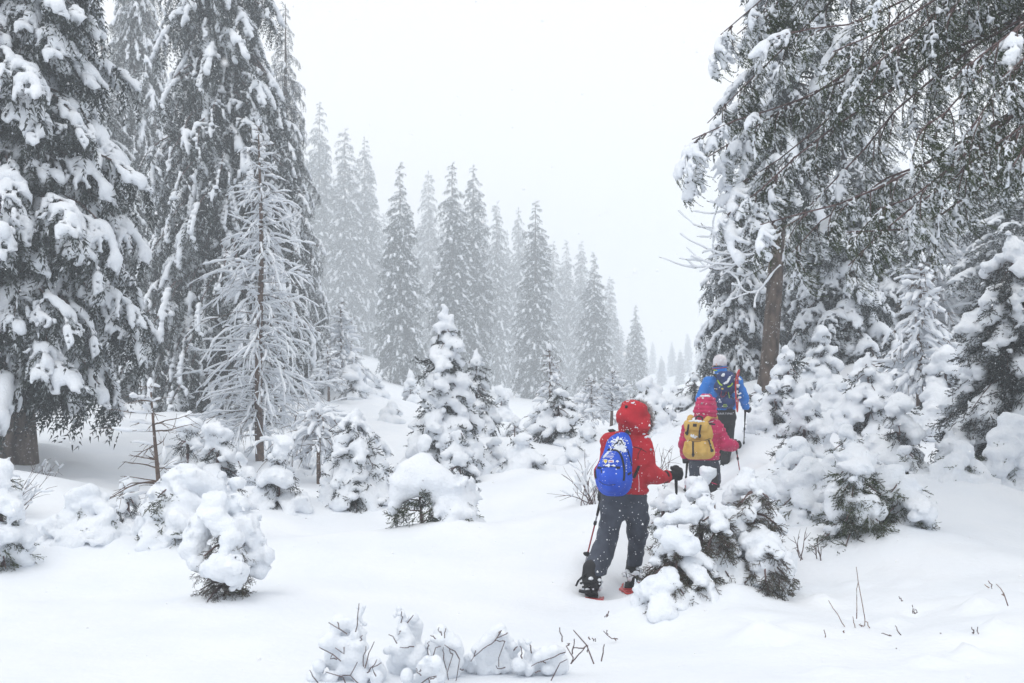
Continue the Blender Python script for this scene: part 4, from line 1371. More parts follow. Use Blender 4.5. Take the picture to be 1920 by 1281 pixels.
def pole(label, top, tip, grip_len=.13, lower=M_metal, mid=M_polered, upper=M_black, basket=.16, locks=(.45, .78), r=.0085, cap=True):
    o = thing('trekking_pole', label, 'trekking pole', tuple(tip), 'trekking poles planted in the snow')
    d = unit(tip - top)
    L = np.linalg.norm(tip - top)
    at_ = lambda u: top + d * L * u
    g = grip_len / L
    gr = tube(np.array([at_(0), at_(g * .15), at_(g * .4), at_(g * .7), at_(g), at_(g * 1.5), at_(g * 2.1)]), [.019, .0195, .0165, .018, .016, .0145, .012], 10)
    gr_o = part('grip', gr, M_black, o, tip)
    if cap:
        part('cap', tube(np.array([top - d * .012, top - d * .004, top + d * .006]), [.022, .034, .022], 12), M_black, gr_o, tip)
    part('upper_shaft', tube([at_(g * 2), at_(locks[0])], r, 8), upper, o, tip)
    part('middle_shaft', tube([at_(locks[0]), at_(locks[1])], r * .9, 8), mid, o, tip)
    part('lower_shaft', tube([at_(locks[1]), at_(1)], r * .8, 8), lower, o, tip)
    for u in locks:
        part('clamp', tube([at_(u) - d * .022, at_(u) - d * .012, at_(u) + d * .016, at_(u) + d * .024], [.011, .016, .016, .011], 10), M_black, o, tip)
    if basket:
        bb = at_(1) - d * basket
        part('basket', tube([bb - d * .008, bb, bb + d * .008], [.014, .045, .040], 14), M_black, o, tip)
    return o


def snowshoe(label, center, yaw, pitch, roll=0.0, L=.58, Wd=.21, cat='snowshoe', group=None):
    """moulded plastic snowshoe: rim, ribbed deck plates, crampon bars and a heel plate"""
    c = np.asarray(center, float)
    o = thing('snowshoe', label, cat, tuple(c), group)
    M = rot_to(yaw, pitch, roll)
    th = np.linspace(0, 2 * np.pi, 33)
    x = L / 2 * np.cos(th)
    y = Wd / 2 * np.sin(th) * (.78 + .22 * np.cos(th)) * (1 - .12 * np.cos(2 * th))
    z = .05 * np.clip(np.cos(th), 0, 1) ** 3
    rim = np.stack([x, y, z], 1)
    part('rim', tube(rim @ M.T + c, .011, 7, cap=False), M_redplastic, o, c)
    for xx, w in ((-.20, .7), (-.12, .86), (.13, .9), (.2, .68)):
        v = box_geo((xx, 0, .004), (.045, Wd * w * .95, .008))
        g = Geo()
        g.put(v, M, c)
        part('deck_plate', g, M_redplastic, o, c)
    for s in (-1, 1):
        g = Geo()
        g.put(box_geo((0, s * Wd * .36, .004), (.36, .035, .009)), M, c)
        part('side_plate', g, M_redplastic, o, c)
    g = Geo()
    g.put(box_geo((-.02, 0, .018), (.20, .085, .012)), M, c)
    part('binding_plate', g, M_black, o, c)
    g = Geo()
    for s in (-1, 1):
        for xx in (.06, -.12):
            g.put(tube([(xx, s * .05, .0), (xx, s * .05, -.035)], [.012, .003], 4), M, c)
    part('crampon', g, M_metal, o, c)
    return o


# --- hiker in red -------------------------------------------------------------------------------------------
D = 9.3
Q = lambda px, py, dy=0.0: W(px, py, D + dy)
base = np.array(Q(1160, 1095))
base[2] = gz(base[0], base[1])
red = thing('person', 'hiker in a hooded red jacket and dark trousers, nearest of the three, seen from behind', 'person', tuple(base))
J = dict(head=Q(1189, 790, .06), look=np.array([.45, .85, -.05]), neck=Q(1182, 822, .02), chest=Q(1178, 852, 0), hips=Q(1172, 925, 0), shl=Q(1146, 828, 0), shr=Q(1202, 827, 0), ell=Q(1131, 885, .10), elr=Q(1216, 888, -.02), wrl=Q(1131, 922, .26), wrr=Q(1250, 894, .10),
         hpl=Q(1152, 938, 0), hpr=Q(1191, 938, 0), knl=Q(1142, 1005, .03), knr=Q(1197, 1003, .16), anl=Q(1117, 1070, -.12), anr=Q(1187, 1058, .34), toel=np.array([.1, 1, 0]), toer=np.array([.15, 1, 0]))
skin_part('body', body_prims(J), .020, M_skin, red, base)
jack = [(Q(1172, 912, .0), Q(1177, 860, 0), .205, .190, (.95, 1.45, 1), .08), (Q(1177, 860, 0), Q(1182, 828, .01), .190, .10, (.95, 1.3, 1), .08), (Q(1147, 829, 0), Q(1202, 828, 0), .088, .088, None, .07),
        (Q(1204, 831, 0), Q(1215, 890, -.03), .092, .078, None, .04), (Q(1215, 890, -.03), Q(1251, 894, .10), .080, .058, None, .035), (Q(1144, 832, 0), Q(1131, 886, .10), .086, .075, None, .04), (Q(1131, 886, .10), Q(1131, 922, .27), .075, .056, None, .03)]
zb = Q(0, 924)[2]


def red_mod(g, f):
    f = f + fold(9, .014, (1, 1, 1.5))(g, 0) + fold(4.5, .013, (1.3, 1, .7))(g, 0)
    f = f - .012 * np.exp(-((g[:, 2] - zb - .02) / .02) ** 2)
    return np.maximum(f, (zb + .012 * np.sin(g[:, 0] * 9) - g[:, 2]))


jo, jvf = skin_part('jacket', jack, .0105, M_red, red, base, .05, red_mod)
jt = bvh(jvf)
part('seam', strip(jt, [(1197, 890), (1198, 905), (1198, 922)], .0025, .002), M_white, jo, base)
part('zip', strip(jt, [(1203, 840), (1196, 852), (1196, 862)], .0035, .002), M_black, jo, base)
part('seam', strip(jt, [(1188, 838), (1200, 841), (1212, 848)], .003, .003), M_black, jo, base)
part('cuff', tube([Q(1248, 894, .09), Q(1252, 894, .105)], [.064, .062], 12), M_red, jo, base)
part('button', tube([on(jt, 1220, 843, .0)[0], on(jt, 1220, 843, .008)[0]], .011, 8), M_metal, jo, base)
part('drawcord', tube([Q(1246, 906, .05), Q(1247, 912, .05), Q(1245, 917, .05)], .003, 5), M_black, jo, base)
hood = [(Q(1185, 783, .03), Q(1189, 792, .05), .140, .152, (1.0, .95, .95), .05), (Q(1187, 796, .03), Q(1184, 807, .04), .140, .085, None, .06), (Q(1185, 775, .0), Q(1182, 768, .05), .13, .09, None, .06)]
ho, hvf = skin_part('hood', hood, .0105, M_red, jo, base, .05, lambda g, f: f + fold(12, .009, (.8, 1, 2.4))(g, 0) + fold(5, .012, (1, 1, 2))(g, 0))
ht = bvh(hvf)
part('toggle', tube([on(ht, 1176, 763, .0)[0], on(ht, 1174, 764, .014)[0]], .014, 8), M_black, ho, base)
part('hood_seam', strip(ht, [(1160, 797), (1172, 793), (1186, 797), (1204, 802)], .004, .003), M_red, ho, base)
# fur edge of the hood opening
rng = np.random.default_rng(3)
hc, hd = Q(1196, 787, .13), unit([.62, .78, 0])
hs = unit(np.cross(hd, [0, 0, 1]))
a = rng.uniform(0, 6.283, 2600)
ring = hc + hs * (.135 * np.cos(a))[:, None] + np.array([0, 0, 1]) * (.155 * np.sin(a))[:, None] + rng.normal(size=(2600, 3)) * .012
outw = unit(ring - hc + hd * .05)
v, f = needles(rng, ring, outw, .045, .006, .9)
part('fur_trim', Geo().add(v, f, smooth=False), M_fur, ho, base)
# snow settled on hood and shoulders
for nm, pts, par, tr_, n_, rad in (('snow_patch', [(1178, 754), (1196, 756)], ho, ht, 9, .007), ('snow_patch', [(1160, 807), (1196, 801)], ho, ht, 12, .006), ('snow_patch', [(1206, 812), (1214, 818)], jo, jt, 12, .011), ('snow_patch', [(1160, 822), (1182, 815)], jo, jt, 14, .010)):
    sp = []
    for _ in range(n_):
        u = rng.random()
        q = on(tr_, pts[0][0] * (1 - u) + pts[1][0] * u + rng.normal() * 2.5, pts[0][1] * (1 - u) + pts[1][1] * u + rng.normal() * 2, .002)[0]
        sp.append((*q, rad * rng.uniform(.6, 1.5)))
    v, f = blobs(np.array(sp), .006, .7, 2.0, .2, 40)
    part(nm, Geo().add(v, f), M_snow, par, base)
tr = [(Q(1171, 915, 0), Q(1171, 940, 0), .178, .170, (.93, 1.35, 1), .06), (Q(1151, 940, 0), Q(1140, 1005, .04), .112, .098, None, .035), (Q(1140, 1005, .04), Q(1119, 1071, -.11), .096, .100, None, .03),
      (Q(1193, 940, 0), Q(1197, 1003, .16), .108, .092, None, .035), (Q(1197, 1003, .16), Q(1190, 1062, .33), .090, .086, None, .03)]
cl, cr = Q(1119, 1078, -.11), Q(1190, 1060, .33)


def trous_mod(g, f):
    f = f + fold(8, .015, (1.6, 1, 1.0))(g, 0) + fold(3.5, .016, (1, 1, .8))(g, 0) + .006 * np.sin(g[:, 2] * 55 + 9 * vnoise(g * 5)) * np.clip(2.2 * vnoise(g * 3 + 7) - .9, 0, 1)
    lowl = np.where(g[:, 0] < (cl[0] + cr[0]) / 2, cl[2], cr[2])
    return np.maximum(f, lowl - g[:, 2])


to, tvf = skin_part('trousers', tr, .012, M_trous, red, base, .04, trous_mod)
boot(red, base, Q(1109, 1078, -.13), (.05, 1), 1.4, pitch=-.35)
boot(red, base, Q(1186, 1066, .34), (.1, 1), 1.05, pitch=-.1)
glove(red, base, Q(1252, 893, .10), Q(1267, 888, .16), (0, 0, 1), (.9, .45, 0), 1.15)
glove(red, base, Q(1131, 923, .27), Q(1130, 930, .33), (.06, -.1, 1), (-.6, .7, 0), 1.05)
pole('trekking pole with a red middle section held in the red hiker\'s left hand', Q(1131, 920, .34), Q(1096, 1062, .62), mid=M_polered, basket=.14, upper=M_metal, locks=(.42, .83))
pole('black trekking pole under the red hiker\'s outstretched right glove', Q(1267, 876, .16), Q(1272, 1050, .5), upper=M_black, mid=M_metal, basket=.14)
_ss = snowshoe('red snowshoe half sunk in the snow under the red hiker\'s rear boot', Q(1112, 1103, -.1) + np.array([0, 0, -.085]), 1.5, -.10, .08, group='red snowshoes worn by the red-jacketed hiker')
_so = np.array(_ss.location)
for _l in ([(1080, 1099, -.24), (1084, 1090, -.22), (1093, 1081, -.2), (1106, 1074, -.18)], [(1119, 1074, -.18), (1126, 1084, -.2), (1126, 1096, -.22), (1118, 1105, -.24)], [(1088, 1094, -.25), (1098, 1091, -.27), (1108, 1094, -.27), (1116, 1092, -.25)], [(1092, 1101, -.25), (1103, 1099, -.28), (1113, 1101, -.26)]):
    part('binding_strap', tube(np.array([Q(*q_) for q_ in _l]), .010, 6), M_black, _ss, _so)
part('heel_lift', tube(np.array([Q(1086, 1108, -.3), Q(1096, 1110, -.32), Q(1105, 1109, -.3)]), .016, 6), M_black, _ss, _so)
snowshoe('red snowshoe under the red hiker\'s front boot, nearly buried', Q(1180, 1083, .36) + np.array([0, 0, -.085]), 1.42, .04, 0, group='red snowshoes worn by the red-jacketed hiker')

# blue daypack
pb = Q(1152, 905, -.2)
pk = thing('backpack', 'snow-dusted bright blue daypack with black trim on the red hiker', 'backpack', tuple(pb))
prim = [(Q(1151, 888, -.19), Q(1162, 838, -.17), .172, .115, (1.0, 1.35, 1), .06), (Q(1162, 838, -.17), Q(1167, 822, -.14), .110, .06, (1, 1.3, 1), .06), (Q(1148, 897, -.30), Q(1153, 868, -.28), .128, .105, (1.0, 1.5, 1), .03), (Q(1160, 908, -.19), Q(1142, 908, -.19), .11, .11, None, .05)]
po, pvf = skin_part('main_bag', prim, .0095, M_packb, pk, pb, .04, lambda g, f: f + fold(7, .007)(g, 0))
pt = bvh(pvf)
part('zip_flap', strip(pt, [(1140, 843), (1149, 843), (1158, 846), (1164, 853), (1168, 866), (1170, 880), (1170, 893), (1169, 901)], .011, .004, n=22), M_black, po, pb)
part('zip_flap', strip(pt, [(1118, 897), (1117, 884), (1119, 872), (1124, 864)], .011, .004), M_black, po, pb)
part('pocket_seam', strip(pt, [(1122, 876), (1130, 877), (1138, 875), (1148, 875), (1160, 877)], .0035, .003), M_black, po, pb)
for q in ([(1121, 877), (1127, 878)], [(1156, 877), (1162, 877)]):
    part('compression_tab', strip(pt, q, .011, .005, n=4), M_black, po, pb)
part('zip_pull', strip(pt, [(1128, 881), (1128, 887)], .004, .004, n=4), M_black, po, pb)
part('side_strap', strip(pt, [(1177, 890), (1182, 887), (1186, 884)], .010, .005, n=6), M_black, po, pb)
part('side_piping', strip(pt, [(1176, 842), (1181, 858), (1184, 874)], .005, .004), M_black, po, pb)
part('bottom_seam', strip(pt, [(1124, 902), (1132, 908), (1142, 910), (1154, 908)], .003, .003), M_navy, po, pb)
part('haul_loop', tube([Q(1157, 832, -.30), Q(1160, 826, -.29), Q(1165, 826, -.28), Q(1167, 832, -.28)], .006, 6), M_black, po, pb)
part('top_zip', strip(pt, [(1150, 838), (1154, 832), (1160, 832), (1170, 834)], .006, .004), M_black, po, pb)
for (x0, x1, y, w) in ((1140, 1147, 848, .0035), (1136, 1153, 852, .002), (1136, 1151, 855.5, .003), (1136, 1150, 857.5, .0022), (1144, 1148, 860, .003)):
    part('printed_line', strip(pt, [(x0, y), (x1, y)], w, .0012, .003, n=6), M_white, po, pb)
part('crest', patch(pt, [(1133, 862), (1139, 862), (1139, 866), (1136, 869.5), (1133, 866)]), M_yprint, po, pb)
part('crest_edge', strip(pt, [(1133, 861.8), (1139, 861.8), (1139, 866), (1136, 869.8), (1133, 866), (1133, 861.8)], .0025, .001, .0055, n=24), M_white, po, pb)
part('badge', patch(pt, [(1141, 863), (1151, 862.5), (1151, 867.5), (1141, 868)]), M_white, po, pb)
part('badge_line', strip(pt, [(1143, 865.4), (1149, 865.2)], .004, .001, .0055, n=4), M_pink, po, pb)
part('umbrella_mark', patch(pt, [(1154, 866.5), (1155.5, 864), (1157.5, 863), (1159.5, 864), (1161, 866.5), (1158, 866), (1157.8, 868.5), (1157.2, 868.5), (1157, 866)]), M_white, po, pb)
sp = []
for _ in range(420):
    c = [(1157, 828, 11, 7), (1158, 839, 13, 5), (1166, 832, 9, 9), (1137, 853, 8, 8), (1168, 843, 5, 6), (1141, 873, 14, 1.6), (1174, 868, 2, 12)][rng.choice(7, p=[.27, .22, .15, .14, .1, .08, .04])]
    x, y = c[0] + rng.normal() * c[2] * .6, c[1] + rng.normal() * c[3] * .6
    if c[0] == 1137:
        x = 1137 + (853 - y) * .85 + rng.normal() * 1.0
    sp.append((*on(pt, x, y, .001)[0], rng.uniform(.0035, .008)))
v, f = blobs(np.array(sp), .0055, .8, 2.0, .2, 40)
part('snow_patch', Geo().add(v, f), M_snow, po, pb)
for pts_ in ([(1160, 818), (1153, 808), (1146, 806)], [(1172, 817), (1182, 808), (1192, 804)]):
    q = [on(jt, *p_, .014)[0] for p_ in pts_]
    q = [Q(*pts_[0], -.16)] + q[1:] + [q[-1] + np.array([0, .08, .0])]
    part('shoulder_strap', tube(np.array(q), .026, 8, flat=((0, -1, .5), .008)), M_black, pk, pb)
part('hip_strap', strip(jt, [(1188, 896), (1193, 886), (1198, 874)], .014, .006, .006, n=6), M_black, pk, pb)

# --- hiker in pink ------------------------------------------------------------------------------------------
D = 14.0
base = np.array(Q(1322, 950))
pink = thing('person', 'hiker in a quilted pink hooded jacket, the middle one of the three', 'person', tuple(base))
J = dict(head=Q(1323, 764, .05), look=np.array([.1, 1, -.1]), neck=Q(1322, 786, .02), chest=Q(1318, 806, 0), hips=Q(1318, 860, 0), shl=Q(1292, 795, 0), shr=Q(1342, 796, 0), ell=Q(1284, 832, .06), elr=Q(1358, 832, .0), wrl=Q(1286, 858, .25), wrr=Q(1374, 838, .12),
         hpl=Q(1307, 868, 0), hpr=Q(1333, 868, 0), knl=Q(1306, 912, .1), knr=Q(1340, 897, .18), anl=Q(1305, 948, .05), anr=Q(1341, 904, -.18), toel=np.array([0, 1, 0]), toer=np.array([-.3, .4, -1]))
skin_part('body', body_prims(J, .92), .020, M_skin, pink, base)
qz = quilt(.020, .064, True)
jack = [(Q(1320, 852, 0), Q(1319, 815, 0), .200, .185, (.95, 1.4, 1), .06, qz), (Q(1319, 815, 0), Q(1322, 792, .01), .185, .09, (.95, 1.3, 1), .07, qz), (Q(1296, 799, 0), Q(1341, 799, 0), .085, .09, None, .06),
        (Q(1342, 800, 0), Q(1359, 832, 0), .096, .088, None, .03, quilt(.018, .22)), (Q(1359, 832, 0), Q(1376, 837, .12), .088, .070, None, .03, quilt(.016, .33)), (Q(1293, 800, 0), Q(1284, 832, .06), .092, .08, None, .03, quilt(.018, .22)), (Q(1284, 832, .06), Q(1286, 856, .25), .08, .06, None, .03, quilt(.016, .33))]
zp = Q(0, 862)[2]
jo, jvf = skin_part('jacket', jack, .0125, M_pink, pink, base, .04, lambda g, f: np.maximum(f + fold(9, .006)(g, 0), zp - g[:, 2]))
jt = bvh(jvf)
hood = [(Q(1324, 757, .04), Q(1323, 772, .04), .125, .138, (1, .92, 1), .05, quilt(.018, .060, True)), (Q(1322, 772, .03), Q(1321, 786, .02), .138, .120, None, .05, quilt(.018, .060, True))]
ho, hvf = skin_part('hood', hood, .0115, M_pink, jo, base, .04)
ht = bvh(hvf)
part('toggle', tube([on(ht, 1316, 756, 0)[0], on(ht, 1316, 757, .012)[0]], .014, 8), M_metal, ho, base)
for pts_, n_, rad in (([(1313, 743), (1332, 743)], 18, .016), ([(1310, 746), (1320, 747)], 8, .010), ([(1306, 777), (1322, 776)], 12, .008), ([(1325, 793), (1340, 790)], 9, .010)):
    sp = [(*on(ht if pts_[0][1] < 785 else jt, pts_[0][0] + (pts_[1][0] - pts_[0][0]) * (u := rng.random()), pts_[0][1] + (pts_[1][1] - pts_[0][1]) * u + rng.normal() * .7, .002)[0], rad * rng.uniform(.6, 1.3)) for _ in range(n_)]
    v, f = blobs(np.array(sp), .007, .6, 2.0, .2, 40)
    part('snow_patch', Geo().add(v, f), M_snow, ho if pts_[0][1] < 785 else jo, base)
tr = [(Q(1320, 856, 0), Q(1320, 872, 0), .185, .178, (.95, 1.35, 1), .05), (Q(1306, 872, 0), Q(1306, 912, .1), .112, .09, None, .03), (Q(1306, 912, .1), Q(1305, 944, .05), .09, .08, None, .03), (Q(1335, 872, 0), Q(1340, 894, .16), .108, .088, None, .03), (Q(1340, 894, .16), Q(1341, 901, -.14), .085, .08, None, .03)]
skin_part('trousers', tr, .014, M_trous, pink, base, .04, lambda g, f: f + fold(8, .009)(g, 0))
boot(pink, base, Q(1338, 905, -.2), (-.4, .35), 1.0, pitch=-.45, snow=False)
boot(pink, base, Q(1305, 948, .05), (0, 1), 1.0)
part('boot_stripe', tube([Q(1334, 905, -.27), Q(1340, 907, -.28), Q(1345, 909, -.27)], .006, 5), M_pink, pink, base)
glove(pink, base, Q(1375, 836, .12), Q(1381, 834, .17), (-.12, 0, 1), (.8, .5, 0), 1.05)
glove(pink, base, Q(1286, 858, .25), Q(1286, 863, .30), (0, 0, 1), (-.7, .6, 0), 1.0)
pole('trekking pole gripped by the pink hiker\'s right glove', Q(1378, 826, .17), Q(1389, 896, .3), mid=M_polered, upper=M_polered, basket=.05, locks=(.48, .86), grip_len=.1)
pole('trekking pole mostly hidden at the pink hiker\'s left thigh', Q(1289, 862, .3), Q(1283, 935, -.02), upper=M_polered, mid=M_polered, basket=.12)

pb = Q(1310, 850, -.25)
pk = thing('backpack', 'mustard canvas rucksack with dark leather straps on the pink hiker', 'backpack', tuple(pb))
prim = [(Q(1296, 846, -.22), Q(1324, 846, -.22), .115, .115, (1, 1.15, 1), .05), (Q(1297, 815, -.20), Q(1323, 815, -.20), .105, .105, (1, 1.2, 1), .09), (Q(1300, 798, -.18), Q(1322, 800, -.18), .085, .08, (1, 1.1, 1.1), .08)]
po, pvf = skin_part('main_bag', prim, .0115, M_tan, pk, pb, .05, lambda g, f: f + fold(9, .008)(g, 0))
prim = [(Q(1294, 833, -.33), Q(1319, 833, -.33), .045, .045, (1, 1.1, 1), .05), (Q(1293, 849, -.33), Q(1319, 849, -.33), .052, .052, (1, 1.0, 1), .05), (Q(1300, 841, -.33), Q(1314, 841, -.33), .055, .055, (1, 1.1, 1), .05)]
fo, fvf = skin_part('front_pocket', prim, .0095, M_tan, pk, pb, .04, lambda g, f: f + fold(12, .006)(g, 0))
prim = [(Q(1331, 832, -.24), Q(1334, 849, -.24), .050, .056, (1.1, .8, 1), .04)]
so_, svf = skin_part('side_pocket', prim, .0095, M_tan, pk, pb, .04, lambda g, f: f + fold(12, .006)(g, 0))
prim = [(Q(1288, 832, -.22), Q(1286, 848, -.22), .040, .048, (1.1, .8, 1), .04)]
skin_part('side_pocket', prim, .0095, M_tan, pk, pb, .04, lambda g, f: f + fold(12, .006)(g, 0))
prim = [(Q(1289, 795, -.27), Q(1323, 797, -.27), .050, .050, (1, .8, 1), .05), (Q(1288, 803, -.29), Q(1322, 805, -.29), .030, .030, (1, .9, 1), .05)]
lo_, lvf = skin_part('lid', prim, .0095, M_tan, pk, pb, .04, lambda g, f: f + fold(10, .007)(g, 0))
allv = np.concatenate([pvf[0], fvf[0], svf[0], lvf[0]])
n1, n2, n3 = len(pvf[0]), len(fvf[0]), len(svf[0])
pt = bvh((allv, np.concatenate([pvf[1], fvf[1] + n1, svf[1] + n1 + n2, lvf[1] + n1 + n2 + n3])))
for line, w in (([(1291, 796), (1289.5, 808), (1288.5, 816)], .013), ([(1314, 797), (1311.5, 809), (1311.5, 821)], .013), ([(1299.5, 829), (1299.5, 842), (1299.5, 856)], .013), ([(1329, 825), (1332, 834), (1334.5, 845)], .011)):
    s_ = part('leather_strap', strip(pt, line, w, .005, .006, n=12), M_leather, pk, pb)
    e = line[-1]
    bx = [(e[0] - 2, e[1] - 4), (e[0] + 2.2, e[1] - 4)] if line[0][0] < 1325 else [(e[0] - 2.3, e[1] + .5), (e[0] + 2.3, e[1] - .5)]
    part('buckle', strip(pt, bx, .020, .010, .010, n=4), M_black, s_, pb)
part('patch_label', patch(pt, [(1299.5, 794.5), (1306.5, 795), (1306, 800.5), (1299, 800)], .006), M_leather, lo_, pb)
part('lid_seam', strip(pt, [(1282, 824), (1292, 827), (1304, 829), (1318, 827), (1332, 822)], .004, .003), M_leather, po, pb)
part('haul_loop', tube([Q(1304, 788, -.26), Q(1306, 782, -.26), Q(1311, 780, -.26), Q(1316, 782, -.26), Q(1318, 788, -.26)], .012, 7), M_black, pk, pb)
part('lid_toggle', tube([Q(1326, 795, -.22), Q(1333, 795, -.23), Q(1341, 796, -.22)], [.012, .014, .010], 7), M_black, lo_, pb)
for q in ([Q(1292, 788, -.22), Q(1294, 782, -.14), Q(1298, 780, -.02)], [Q(1321, 792, -.22), Q(1329, 783, -.14), Q(1338, 780, -.03), Q(1345, 783, .02)]):
    part('shoulder_strap', tube(np.array(q), .036, 8, flat=((0, -1, .6), .012)), M_tan, pk, pb)
sp = []
for _ in range(80):
    c = [(1303, 789, 12, 2.4), (1299, 818, 5, 2.2), (1318, 789, 6, 2)][rng.choice(3, p=[.62, .2, .18])]
    sp.append((*on(pt, c[0] + rng.normal() * c[2] * .6, c[1] + rng.normal() * c[3] * .6, .001)[0], rng.uniform(.008, .018)))
v, f = blobs(np.array(sp), .007, .7, 2.0, .2, 40)
part('snow_patch', Geo().add(v, f), M_snow, lo_, pb)

# --- hiker in blue ------------------------------------------------------------------------------------------
D = 16.0
base = np.array(Q(1357, 872))
blue = thing('person', 'hiker in a blue jacket, pale knit cap and black trousers, leading the three', 'person', tuple(base))
J = dict(head=Q(1349, 683, .02), look=np.array([-.75, .65, -.05]), neck=Q(1352, 700, 0), chest=Q(1356, 722, 0), hips=Q(1357, 772, 0), shl=Q(1329, 714, 0), shr=Q(1383, 714, 0), ell=Q(1314, 748, .05), elr=Q(1393, 744, .02), wrl=Q(1318, 768, .28), wrr=Q(1399, 764, .20),
         hpl=Q(1346, 780, 0), hpr=Q(1367, 780, 0), knl=Q(1347, 828, .22), knr=Q(1364, 826, .05), anl=Q(1347, 862, .30), anr=Q(1358, 868, -.10), toel=np.array([0, 1, 0]), toer=np.array([0, 1, 0]))
bo, _ = skin_part('body', body_prims(J, 1.08), .013, M_skin, blue, base)
jack = [(Q(1357, 762, 0), Q(1356, 728, 0), .205, .205, (1, 1.5, 1), .06), (Q(1356, 728, 0), Q(1353, 705, .0), .205, .10, (.95, 1.35, 1), .08), (Q(1331, 717, 0), Q(1381, 717, 0), .095, .095, None, .06), (Q(1352, 706, 0), Q(1351, 696, 0), .115, .105, None, .05),
        (Q(1383, 718, 0), Q(1393, 744, .02), .098, .080, None, .03), (Q(1393, 744, .02), Q(1399, 765, .20), .078, .058, None, .03), (Q(1329, 718, 0), Q(1314, 748, .05), .10, .085, None, .03), (Q(1314, 748, .05), Q(1318, 768, .28), .082, .06, None, .03)]
zbj = Q(0, 769)[2]
jo, jvf = skin_part('jacket', jack, .0125, M_bluej, blue, base, .05, lambda g, f: np.maximum(f + fold(9, .009, (1, 1, 1.4))(g, 0) + fold(4, .010)(g, 0), zbj - g[:, 2]))
jt = bvh(jvf)
part('collar_edge', tube(np.array([Q(1351, 694, 0) + np.array([.10 * math.cos(a), .09 * math.sin(a), .012 * math.sin(a)]) for a in np.linspace(0, 6.283, 20)]), .011, 6, cap=False), M_lime, jo, base)
cap = [(Q(1350, 680, .02), Q(1350, 678, .02), .112, .112, (1, .95, .96), .03)]
zc = Q(0, 690)[2]
co, cvf = skin_part('knit_cap', cap, .010, M_hat, blue, base, .03, lambda g, f: np.maximum(f + fold(20, .003)(g, 0), zc + (g[:, 0] - base[0]) * .12 - g[:, 2]))
for dz, rad, mt in ((.004, .113, M_bluej), (-.010, .110, M_redplastic)):
    part('cap_band', tube(np.array([Q(1350, 689, .02) + np.array([rad * math.cos(a), rad * math.sin(a), dz + .12 * rad * math.cos(a)]) for a in np.linspace(0, 6.283, 24)]), .0085, 6, cap=False), mt, co, base)
part('hair', Geo().add(*solid([(Q(1349, 688, .015), Q(1349, 692, .01), .098, .085, (1, .95, 1), .03)], .012)), M_leather, blue, base)
tr = [(Q(1357, 764, 0), Q(1357, 782, 0), .185, .180, (.98, 1.4, 1), .05), (Q(1346, 784, 0), Q(1347, 828, .22), .110, .09, None, .03), (Q(1347, 828, .22), Q(1347, 866, .30), .09, .085, None, .03), (Q(1368, 784, 0), Q(1365, 826, .05), .108, .088, None, .03), (Q(1365, 826, .05), Q(1359, 866, -.08), .088, .080, None, .03)]
to, tvf = skin_part('trousers', tr, .014, M_black, blue, base, .04, lambda g, f: f + fold(8, .009)(g, 0) + fold(4, .010, (1, 1, .6))(g, 0))
fc = bpy.data.curves.new('lettering', 'FONT')
fc.body = 'MARTINI'
fc.size = .052
fc.extrude = .0015
fc.space_character = 1.12
fc.align_x = 'CENTER'
fc.materials.append(M_white)
tt = bvh(tvf)
_tmp = bpy.data.objects.new('lettering', fc)
fo_ = part('lettering', None, None, to, mesh=bpy.data.meshes.new_from_object(_tmp))
bpy.data.objects.remove(_tmp)
fo_.rotation_euler = (math.radians(90), 0, 0)
fo_.scale = (1.15, .8, 1)
_lp = on(tt, 1358, 776, .006)[0]
fo_.location = tuple(_lp + np.array([0, -.008, -.012]) - base)
boot(blue, base, Q(1347, 868, .32), (0, 1), 1.05)
boot(blue, base, Q(1358, 872, -.08), (0, 1), 1.05)
glove(blue, base, Q(1399, 764, .20), Q(1400, 767, .25), (0, 0, 1), (.8, .5, 0), 1.1)
glove(blue, base, Q(1318, 768, .28), Q(1319, 772, .33), (0, 0, 1), (-.8, .5, 0), 1.1)
pole('thin black trekking pole under the blue hiker\'s right hand', Q(1398, 760, .25), Q(1394, 848, .30), mid=M_black, lower=M_black, basket=.10, locks=(.5, .8), cap=False)
pole('trekking pole in the blue hiker\'s left hand, hidden by the pink hiker', Q(1319, 766, .33), Q(1316, 856, .5), mid=M_black, lower=M_black, basket=.10)

pb = Q(1358, 760, -.2)
pk = thing('backpack', 'navy touring backpack with lime trim on the blue hiker', 'backpack', tuple(pb))
prim = [(Q(1352, 754, -.22), Q(1366, 754, -.22), .105, .105, (1, .95, 1), .05), (Q(1352, 726, -.22), Q(1366, 726, -.22), .115, .115, (1, .95, 1), .08), (Q(1354, 708, -.18), Q(1366, 708, -.18), .10, .10, (1, .95, 1), .06)]
po, pvf = skin_part('main_bag', prim, .012, M_navy, pk, pb, .05, lambda g, f: f + fold(8, .007)(g, 0))
prim = [(Q(1354, 706, -.28), Q(1367, 706, -.28), .080, .080, (1, .9, 1), .05), (Q(1358, 716, -.32), Q(1368, 716, -.32), .055, .055, (1, .9, 1), .05)]
lo_, lvf = skin_part('lid', prim, .011, M_navy, pk, pb, .05, lambda g, f: f + fold(9, .007)(g, 0))
pt = bvh((np.concatenate([pvf[0], lvf[0]]), np.concatenate([pvf[1], lvf[1] + len(pvf[0])])))
for q in ([(1346, 713), (1348, 718), (1351, 721.5), (1354, 723)], [(1364, 725.5), (1369, 724.5), (1372, 721), (1373, 718)]):
    part('lime_strap', strip(pt, q, .011, .004, .006, n=8), M_lime, po, pb)
part('red_cord', strip(pt, [(1353, 733), (1351.5, 740), (1352, 745), (1356, 745.5), (1360, 741), (1362, 734)], .003, .003, .005, n=16), M_redplastic, po, pb)
